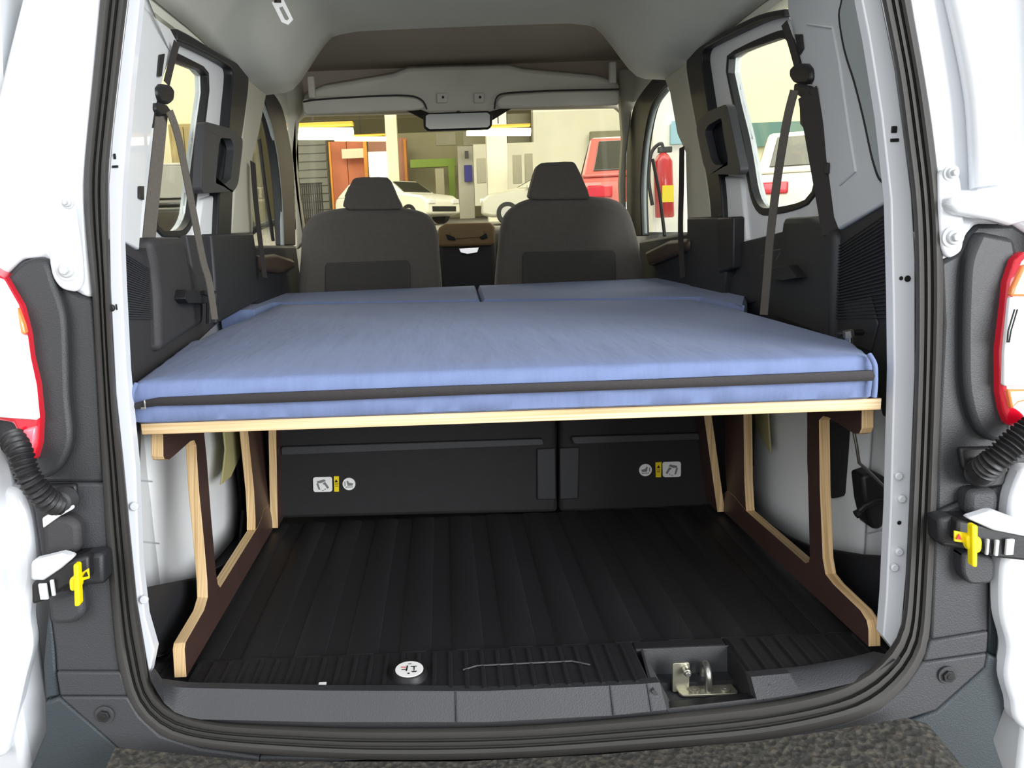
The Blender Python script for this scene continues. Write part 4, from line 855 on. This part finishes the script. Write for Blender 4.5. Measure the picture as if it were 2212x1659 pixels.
for x, y in ((352,1410),): 
    p = at(342,1408,Z=-.005); bm = B(); cyl(bm,p,(0,0,1),.02,.004,24); vp('floor_plug', bm, rubberd, bevel=.002)

# ================================================================== striker latch, towing cap, debris
bm = B(); c = at(885,1460,Z=-.004); cyl(bm,c,(0,0,1),.027,.01,40,0,r2=.024); cyl(bm,c+Vector((0,0,.0102)),(0,0,1),.0205,.0012,40,1)
zt = c.z+.0118
def gl(poly, mi): prism(bm, [Vector((c.x+x,c.y+y,zt)) for x,y in poly], (0,0,.0003), mi)
gl([(-.011,-.001),(-.004,-.001),(-.004,-.003),(-.011,-.003)],2); gl([(-.012,.005),(-.005,.005),(-.005,.003),(-.012,.003)],3); gl([(-.005,-.006),(-.003,-.006),(-.002,.008),(-.004,.008)],2)
gl([(.002,.006),(.011,.006),(.011,.0045),(.002,.0045)],2); gl([(.006,.004),(.008,.004),(.0075,-.006),(.0065,-.006)],2); gl([(.003,-.007),(.012,-.007),(.010,-.010),(.005,-.010)],2); gl([(-.002,-.011),(.001,-.011),(.001,-.014),(-.002,-.014)],2); gl([(-.002,.013),(.003,.013),(.003,.0115),(-.002,.0115)],2)
vp('floor_cap', bm, [rubberd, stick, ink, redink], bevel=.0008, label='black cap with a round white instruction sticker in the load sill')
lt = B(); zf = z0+.002
q = [at(1450,1474,Z=zf),at(1572,1472,Z=zf),at(1598,1503,Z=zf),at(1470,1507,Z=zf)]
prism(lt, rpoly(None,q,.008,3), (0,0,.004)); lo = vp('latch_plate', lt, zinc, bevel=.001, label='zinc latch striker plate')
p = at(1476,1500,Z=zf+.004); h0 = at(1476,1432,Y=p.y+.012)
bm = B(); xw = .0125; prism(bm, rpoly(None,[(p.x-xw,p.y+.012,zf),(p.x+xw,p.y+.012,zf),(p.x+xw,p.y+.012,h0.z),(p.x-xw,p.y+.012,h0.z)],.004,3), (0,.004,0)); obj('latch_tab', bm, zinc, lo, bevel=.0006)
pp = at(1480,1445,Y=p.y+.012); bm = B(); cyl(bm, pp, (0,-1,0), .0055,.012,20); cyl(bm, pp+Vector((0,-.012,0)), (0,-1,0), .004,.004,20); obj('latch_pin', bm, steel, lo, bevel=.0008)
l0 = at(1530,1498,Z=zf); l1 = Vector((l0.x+.002,l0.y+.03,l0.z)); ztop = at(1530,1440,Y=l0.y+.01).z
bm = B(); tube(bm, smoothpath([l0, l0+Vector((0,0,(ztop-zf)*.75)), Vector(((l0.x+l1.x)/2,(l0.y+l1.y)/2,ztop)), l1+Vector((0,0,(ztop-zf)*.75)), l1],6), .005, 12); obj('striker_loop', bm, steel, lo, smooth=True)
for x, y in ((1500,1492),(1566,1490)):
    c = at(x,y,Z=zf+.004); bm = B(); cyl(bm,c,(0,0,1),.008,.003,24); cyl(bm,c+Vector((0,0,.003)),(0,0,1),.0035,.0006,6); obj('latch_screw', bm, zinc, lo, bevel=.0006)
p = at(697,1479,Z=-.0015); bm = B(); box(bm,p.x-.0055,p.x+.0055,p.y-.0025,p.y+.0025,-.001,.0015); o = obj('debris_chip', bm, stick, bevel=.0005, label='tiny white chip lying on the ribbed load mat edge', cat='chip')

# ================================================================== the bed
bed = thing('bed_frame','plywood bed platform with pale edges standing on two brown leg frames','bed frame',(0,.25,0))
zB = .361; zT = .378
fl_, fr_ = at(303,915,Z=zT), at(1905,860,Z=zT)
bm = B(); prism(bm, [fl_, fr_, Vector((fr_.x+.03,.59,zT)), Vector((fl_.x-.02,.59,zT))], (0,0,-(zT-zB)), 0)
for f in bm.faces:
    f.normal_update()
    if abs(f.normal.z) > .5: f.material_index = 1
obj('bed_board', bm, [plyz, film], bed, bevel=.0012, label='plywood board with a pale layered front edge')
def legframe(px, pl, th, lab, ytop=940):
    """px: profile in the surveyed picture plane of the inner face, extruded outwards"""
    pts = [at(x,y,pl=pl) for x,y in px]
    for p, (x,y) in zip(pts,px):
        p.z = zB if y < ytop else max(min(p.z, zB-.002), 0)
    bm = B(); fs = prism(bm, pts, (th,0,0)); bmesh.ops.recalc_face_normals(bm, faces=bm.faces)
    for f in bm.faces: f.material_index = 1 if abs(f.normal.x) > .7 else 0
    return obj('leg_frame', bm, [plyx, film], bed, bevel=.0008, label=lab)
XL, XR = (-.4975,0,-.085), (.500,0,.02)
# left: outer loop with the opening reached through a hairline at the rear, so the window is real
left = [(353,930),(353,985),(356,992),(366,993),(376,985),(412,953),(420,951),(424,962),(430,1060),(440,1160),(448,1255),(449,1290),(441,1318),(410,1372),(401,1388),(399,1402),(403,1463),(589,1147),
        (588,1100),(583,1090),(570,1100),(566,1118),(556,1140),(476,1269),(471,1262),(467,1238),(459,1153),(447,994),(441,930)]
legframe(left, XL, -.018, 'brown left leg frame with pale plywood edges')
left2 = [(566,1118),(556,1140),(552,1145),(552,1120),(549,1060),(535,933),(575,933),(580,1000),(583,1090),(570,1100)]
legframe(left2, XL, -.018, 'rear upright of the left leg frame')
right = [(1861,880),(1861,925),(1856,936),(1846,938),(1800,908),(1790,902),(1778,899),(1769,908),(1771,1055),(1777,1205),(1783,1240),(1800,1262),(1858,1318),(1872,1340),(1876,1360),(1876,1397),(1552,1106),
         (1556,1070),(1570,1060),(1584,1070),(1612,1104),(1740,1216),(1747,1214),(1749,1200),(1745,1050),(1739,885)]
legframe(right, XR, .018, 'brown right leg frame with pale plywood edges', 893)
right2 = [(1584,1070),(1612,1104),(1611,1096),(1608,1040),(1600,890),(1562,890),(1566,1000),(1570,1060)]
legframe(right2, XR, .018, 'rear upright of the right leg frame', 893)
# rear support boards
for px, th, Xc in (([(588,925),(592,1141)],None,0),([(1528,890),(1558,1106)],None,1)):
    a = at(*px[0],Y=.50); b_ = at(*px[1],Z=0); b_.z = 0
    a = at(px[0][0],px[0][1],Y=b_.y); t_ = .017/2
    k = (zB-0)/(a.z); topx = b_.x+(a.x-b_.x)*k
    bm = B(); prism(bm, [(b_.x-t_,b_.y,0),(b_.x+t_,b_.y,0),(topx+t_,b_.y,zB),(topx-t_,b_.y,zB)], (0,.075,0)); bmesh.ops.recalc_face_normals(bm, faces=bm.faces)
    for f in bm.faces: f.material_index = 1 if abs(f.normal.x) > .7 else 0
    obj('rear_support', bm, [plyx, film], bed, bevel=.0008)

# ---- mattress with wrinkled cloth
def fabric(name, hexc, folds):
    m = bpy.data.materials.new(name); m.use_nodes = True; nt = m.node_tree; N = nt.nodes; L = nt.links; b = N['Principled BSDF']
    b.inputs['Roughness'].default_value = .85; b.inputs['Sheen Weight'].default_value = .08
    tc = N.new('ShaderNodeTexCoord'); n1 = N.new('ShaderNodeTexNoise'); n1.inputs['Scale'].default_value = 900; n1.inputs['Detail'].default_value = 2
    n2 = N.new('ShaderNodeTexNoise'); n2.inputs['Scale'].default_value = folds; n2.inputs['Detail'].default_value = 3; mp = N.new('ShaderNodeMapping'); mp.inputs['Scale'].default_value = (1.5,.3,.35)
    cr = N.new('ShaderNodeValToRGB'); c = srgb(hexc); cr.color_ramp.elements[0].color = tuple(x*.85 for x in c[:3])+(1,); cr.color_ramp.elements[1].color = tuple(x*1.12 for x in c[:3])+(1,)
    L.new(tc.outputs['Object'], n1.inputs['Vector']); L.new(tc.outputs['Object'], mp.inputs[0]); L.new(mp.outputs[0], n2.inputs['Vector'])
    L.new(n1.outputs['Fac'], cr.inputs[0]); L.new(cr.outputs[0], b.inputs['Base Color'])
    ad = N.new('ShaderNodeMath'); ad.operation = 'MULTIPLY_ADD'; ad.inputs[1].default_value = .05; L.new(n1.outputs['Fac'], ad.inputs[0]); L.new(n2.outputs['Fac'], ad.inputs[2])
    bp = N.new('ShaderNodeBump'); bp.inputs['Strength'].default_value = .6; bp.inputs['Distance'].default_value = .010; L.new(ad.outputs[0], bp.inputs['Height']); L.new(bp.outputs[0], b.inputs['Normal']); return m
cloth = fabric('blue_cover_cloth','6c7ca3',13)
def cushion(name, outline, z0_, z1_, m, label, cat, wrinkle=.002, r=.012, crown=.004, star=None, group=None):
    pts = [Vector(p) for p in outline]; n = 360; ring = resample(pts+pts[:1], n+1)[:-1]; cen = sum(ring, Vector())/n
    area_ = sum(ring[i].x*ring[(i+1)%n].y-ring[(i+1)%n].x*ring[i].y for i in range(n)); sgn = 1 if area_ > 0 else -1
    nor = []
    for i in range(n):
        t = (ring[(i+3)%n]-ring[i-3]); t.z = 0; t.normalize(); nor.append(Vector((t.y,-t.x,0))*sgn)
    levels = [(0,-.006),(.06,0),(.3,.002),(.5,.003),(.75,.002),(.9,-.002),(.96,-.005),(1,-r)]
    bm = B(); rs = []
    for h, off in levels:
        row = []
        for i in range(n):
            p = ring[i]; fo = Vector((p.x*18, p.y*18, h*1.6)); wv = wrinkle*(noise.noise(fo*1.2)+.6*noise.noise(fo*2.7+Vector((5,0,h*3))))*math.sin(math.pi*min(1,max(0,h)))**.5
            q = p+nor[i]*(off+wv); row.append(bm.verts.new((q.x,q.y,z0_+(z1_-z0_)*h-(.0 if h < 1 else 0))))
        rs.append(row)
    for a, b_ in zip(rs, rs[1:]):
        for i in range(n): bm.faces.new((a[i],a[(i+1)%n],b_[(i+1)%n],b_[i]))
    prev = rs[-1]
    if star: cen = Vector(star)
    for k in range(1,9):
        f = k/9; row = []
        for i in range(n):
            p = Vector(rs[-1][i].co); q = p.lerp(Vector((cen.x,cen.y,p.z)), f); q.z = z1_+crown*math.sin(math.pi/2*f)+wrinkle*.35*noise.noise(Vector((q.x*9,q.y*9,3))); row.append(bm.verts.new(q))
        for i in range(n): bm.faces.new((prev[i],prev[(i+1)%n],row[(i+1)%n],row[i]))
        prev = row
    c_ = bm.verts.new((cen.x,cen.y,z1_+crown))
    for i in range(n): bm.faces.new((prev[i],prev[(i+1)%n],c_))
    c0 = bm.verts.new((cen.x,cen.y,z0_))
    for i in range(n): bm.faces.new((rs[0][(i+1)%n],rs[0][i],c0))
    return obj(name, bm, m, None, smooth=True, label=label, cat=cat, group=group)
zM = .441
mo_ = [at(287,832,Z=zM),at(1000,806,Z=zM),at(1886,768,Z=zM),at(1842,734,Z=zM),at(1690,692,Z=zM),at(1600,668,Z=zM),at(1500,646,Z=zM),at(1040,651,Z=zM),at(600,657,Z=zM),at(540,684,Z=zM),at(470,711,Z=zM),at(420,736,Z=zM),at(407,736,Z=zM)]
zs_ = []
for i, (px_, py_) in enumerate(((287,832),(1000,806),(1888,768))):
    yf_ = fl_.y+(fr_.y-fl_.y)*(px_-303)/1602-.012; mo_[i] = at(px_,py_,Y=yf_); zs_.append(round(mo_[i].z,4)); mo_[i].z = 0
main = cushion('mattress', [Vector((p.x,p.y,0)) for p in mo_], zT+.0015, zM, cloth, 'large blue fabric mattress with a black zip along its front, on the plywood board','mattress',.006)
# zip along the front
def ymat(x, z):
    return min(mo_[0].y+(mo_[2].y-mo_[0].y)*((x-mo_[0].x)/(mo_[2].x-mo_[0].x)), 1)-.0085
zipm = mat('black_zip_tape','1e191b',.5,0,.08,60,.4,1500)
zt_, zb_ = [], []
ztop = [(290,872),(330,860),(500,852),(678,845),(1000,833),(1400,820),(1888,800)]; zbot = [(290,885),(330,877),(500,873),(678,867),(1000,853),(1400,840),(1888,822)]
yz = -.0
def onfront(px, py): 
    p = at(px,py,Y=0)
    for _ in range(4): p = at(px,py,Y=ymat(p.x,0)-.002)
    return p
A_ = resample([onfront(*q) for q in ztop], 60); C_ = resample([onfront(*q) for q in zbot], 60); bm = B()
rws = []
for i in range(60): a, c = A_[i], C_[i]; rws.append([bm.verts.new(a+Vector((0,.004,0))),bm.verts.new(a+Vector((0,-.001,0))),bm.verts.new(a.lerp(c,.5)+Vector((0,-.003,0))),bm.verts.new(c+Vector((0,-.001,0))),bm.verts.new(c+Vector((0,.004,0)))])
for i in range(59):
    for j in range(4): bm.faces.new((rws[i][j],rws[i][j+1],rws[i+1][j+1],rws[i+1][j]))
zp = obj('zip', bm, zipm, main, smooth=True)
p = onfront(316,873); bm = B(); box(bm,p.x-.001,p.x+.001,p.y-.006,p.y-.003,p.z-.004,p.z+.007); box(bm,p.x-.006,p.x+.001,p.y-.006,p.y-.004,p.z-.006,p.z-.003); obj('zip_puller', bm, steel, zp, bevel=.0005)
for x0, x1, dx in ((288,290,-.0015),(1886,1888,.0015)):
    ya_ = 832 if x0 < 999 else 768; yb_ = 912 if x0 < 999 else 858
    a = onfront(x0,ya_); c = onfront(x1,yb_); bm = B()
    tube(bm, smoothpath([a+Vector((0,.01,0)),a.lerp(c,.2)+Vector((dx,0,0)),a.lerp(c,.5)+Vector((dx*1.6,0,0)),a.lerp(c,.8)+Vector((dx,0,0)),c],6), .0035, 8); obj('corner_piping', bm, cloth, main, smooth=True)
# rear cushions
zC = .446
cf = at(470,676,Z=zC); 
cl = [at(478,672,Z=zC),at(700,668,Z=zC),at(1043,660,Z=zC),at(1019,603,Z=zC),at(780,612,Z=zC),at(575,629,Z=zC)]
yl = min(p.y for p in cl[:3]); 
yfr = cl[0].y
cr_ = [at(1046,660,Z=zC),at(1300,648,Z=zC),at(1615,634,Z=zC),at(1450,596,Z=zC),at(1200,599,Z=zC),at(1022,603,Z=zC)]
ym = max(p.y for p in mo_)
# both start where the front mattress ends, except the wider outer corners
def rc(ps, left):
    return [Vector((p.x,p.y,0)) for p in ps]
ymb = .5*(mo_[6].y+mo_[8].y)
gap = -.004
CL = [Vector((cl[0].x, max(cl[0].y,.86),0)), Vector((mo_[9].x-.02, max(cl[0].y,.86),0)), Vector((mo_[8].x-.012, mo_[8].y+gap+.004,0)), Vector((mo_[7].x-.003, mo_[7].y+gap+.004,0)), Vector((cl[3].x,min(cl[3].y,1.6),0)), Vector((cl[5].x,min(cl[5].y,1.6),0))]
CR = [Vector((mo_[7].x+.004, mo_[7].y+gap+.004,0)), Vector((mo_[6].x+.012, mo_[6].y+gap+.004,0)), Vector((mo_[5].x+.012,mo_[5].y+.01,0)), Vector((cr_[2].x,cr_[2].y,0)), Vector((cr_[3].x,min(cr_[3].y,1.6),0)), Vector((cr_[5].x+.003,min(cr_[5].y,1.6),0))]
cushion('seat_cushion_pad', CL, .381, zC, cloth, 'blue cushion left of the seam, against the left front seat', 'cushion', .001, .006, .001, (-.63,1.45,0))
cushion('seat_cushion_pad', CR, .381, zC, cloth, 'blue cushion right of the seam, against the right front seat', 'cushion', .001, .006, .001, (.60,1.35,0))
bm = B(); box(bm,-.6,.6,.68,1.55,.30,.379); o = vp('folded_rear_bench', bm, seatb, bevel=.01, label='black folded bench under the rear cushions')

# ================================================================== jack kit behind the right leg
t = thing('tool_bag','black cloth tool bag behind the right leg frame','bag', at(1815,1000,Y=.28))
slab('bag_body', sp2([(1785,915),(1848,925),(1855,1000),(1846,1058),(1812,1078),(1788,1070),(1784,1000)],3)[:-1], (0,.08,0), mat('black_nylon','232325',.8,0,.1,20,.4,300), t, .015, Y=.24)
t = thing('wheel_brace','thin bent silver steel rod right of the bag','rod', at(1880,1010,Y=.16))
bm = B(); tube(bm, [at(x,y,Y=.14) for x,y in ((1845,935),(1850,960),(1856,1000),(1870,1012),(1910,1052),(1920,1066),(1916,1076))], .0028, 8); obj('rod', bm, steel, t, smooth=True)
t = thing('car_jack','black screw jack with a curved handle beside the right flange','car jack', at(1890,1110,Y=.16))
bm = B(); tube(bm, [at(x,y,Y=.14) for x,y in ((1856,1104),(1866,1094),(1890,1082),(1920,1080),(1932,1070))], .005, 8); obj('jack_handle', bm, rubberd, t, smooth=True)
slab('jack_body', [(1862,1030),(1890,1020),(1930,1040),(1930,1140),(1908,1138),(1896,1146),(1880,1140),(1868,1090)], (0,.04,0), rubberd, t, .006, Y=.16)
bm = B(); tube(bm, [at(1856,1108,Y=.135), at(1848,1112,Y=.135)], .007, 8); obj('jack_knob', bm, rubberd, t)
t = thing('clamp_bolt','shiny chrome clamp bolt sticking up behind the right front corner of the mattress','bolt', at(1834,740,Y=.12))
bm = B(); tube(bm, [at(1836,752,Y=.1), at(1834,722,Y=.1)], .0065, 14); obj('bolt_shaft', bm, chrome, t, smooth=True)
bm = B(); tube(bm, [at(1834,728,Y=.1), at(1832,714,Y=.1)], .008, 6); obj('bolt_head', bm, steel, t)
bm = B(); tube(bm, [at(1806,722,Y=.11), at(1834,718,Y=.11), at(1862,718,Y=.12)], .005, 8); obj('clamp_bar', bm, rubberd, t)
for o in list(COL.objects):
    if '_w' in o.keys(): del o['_w']
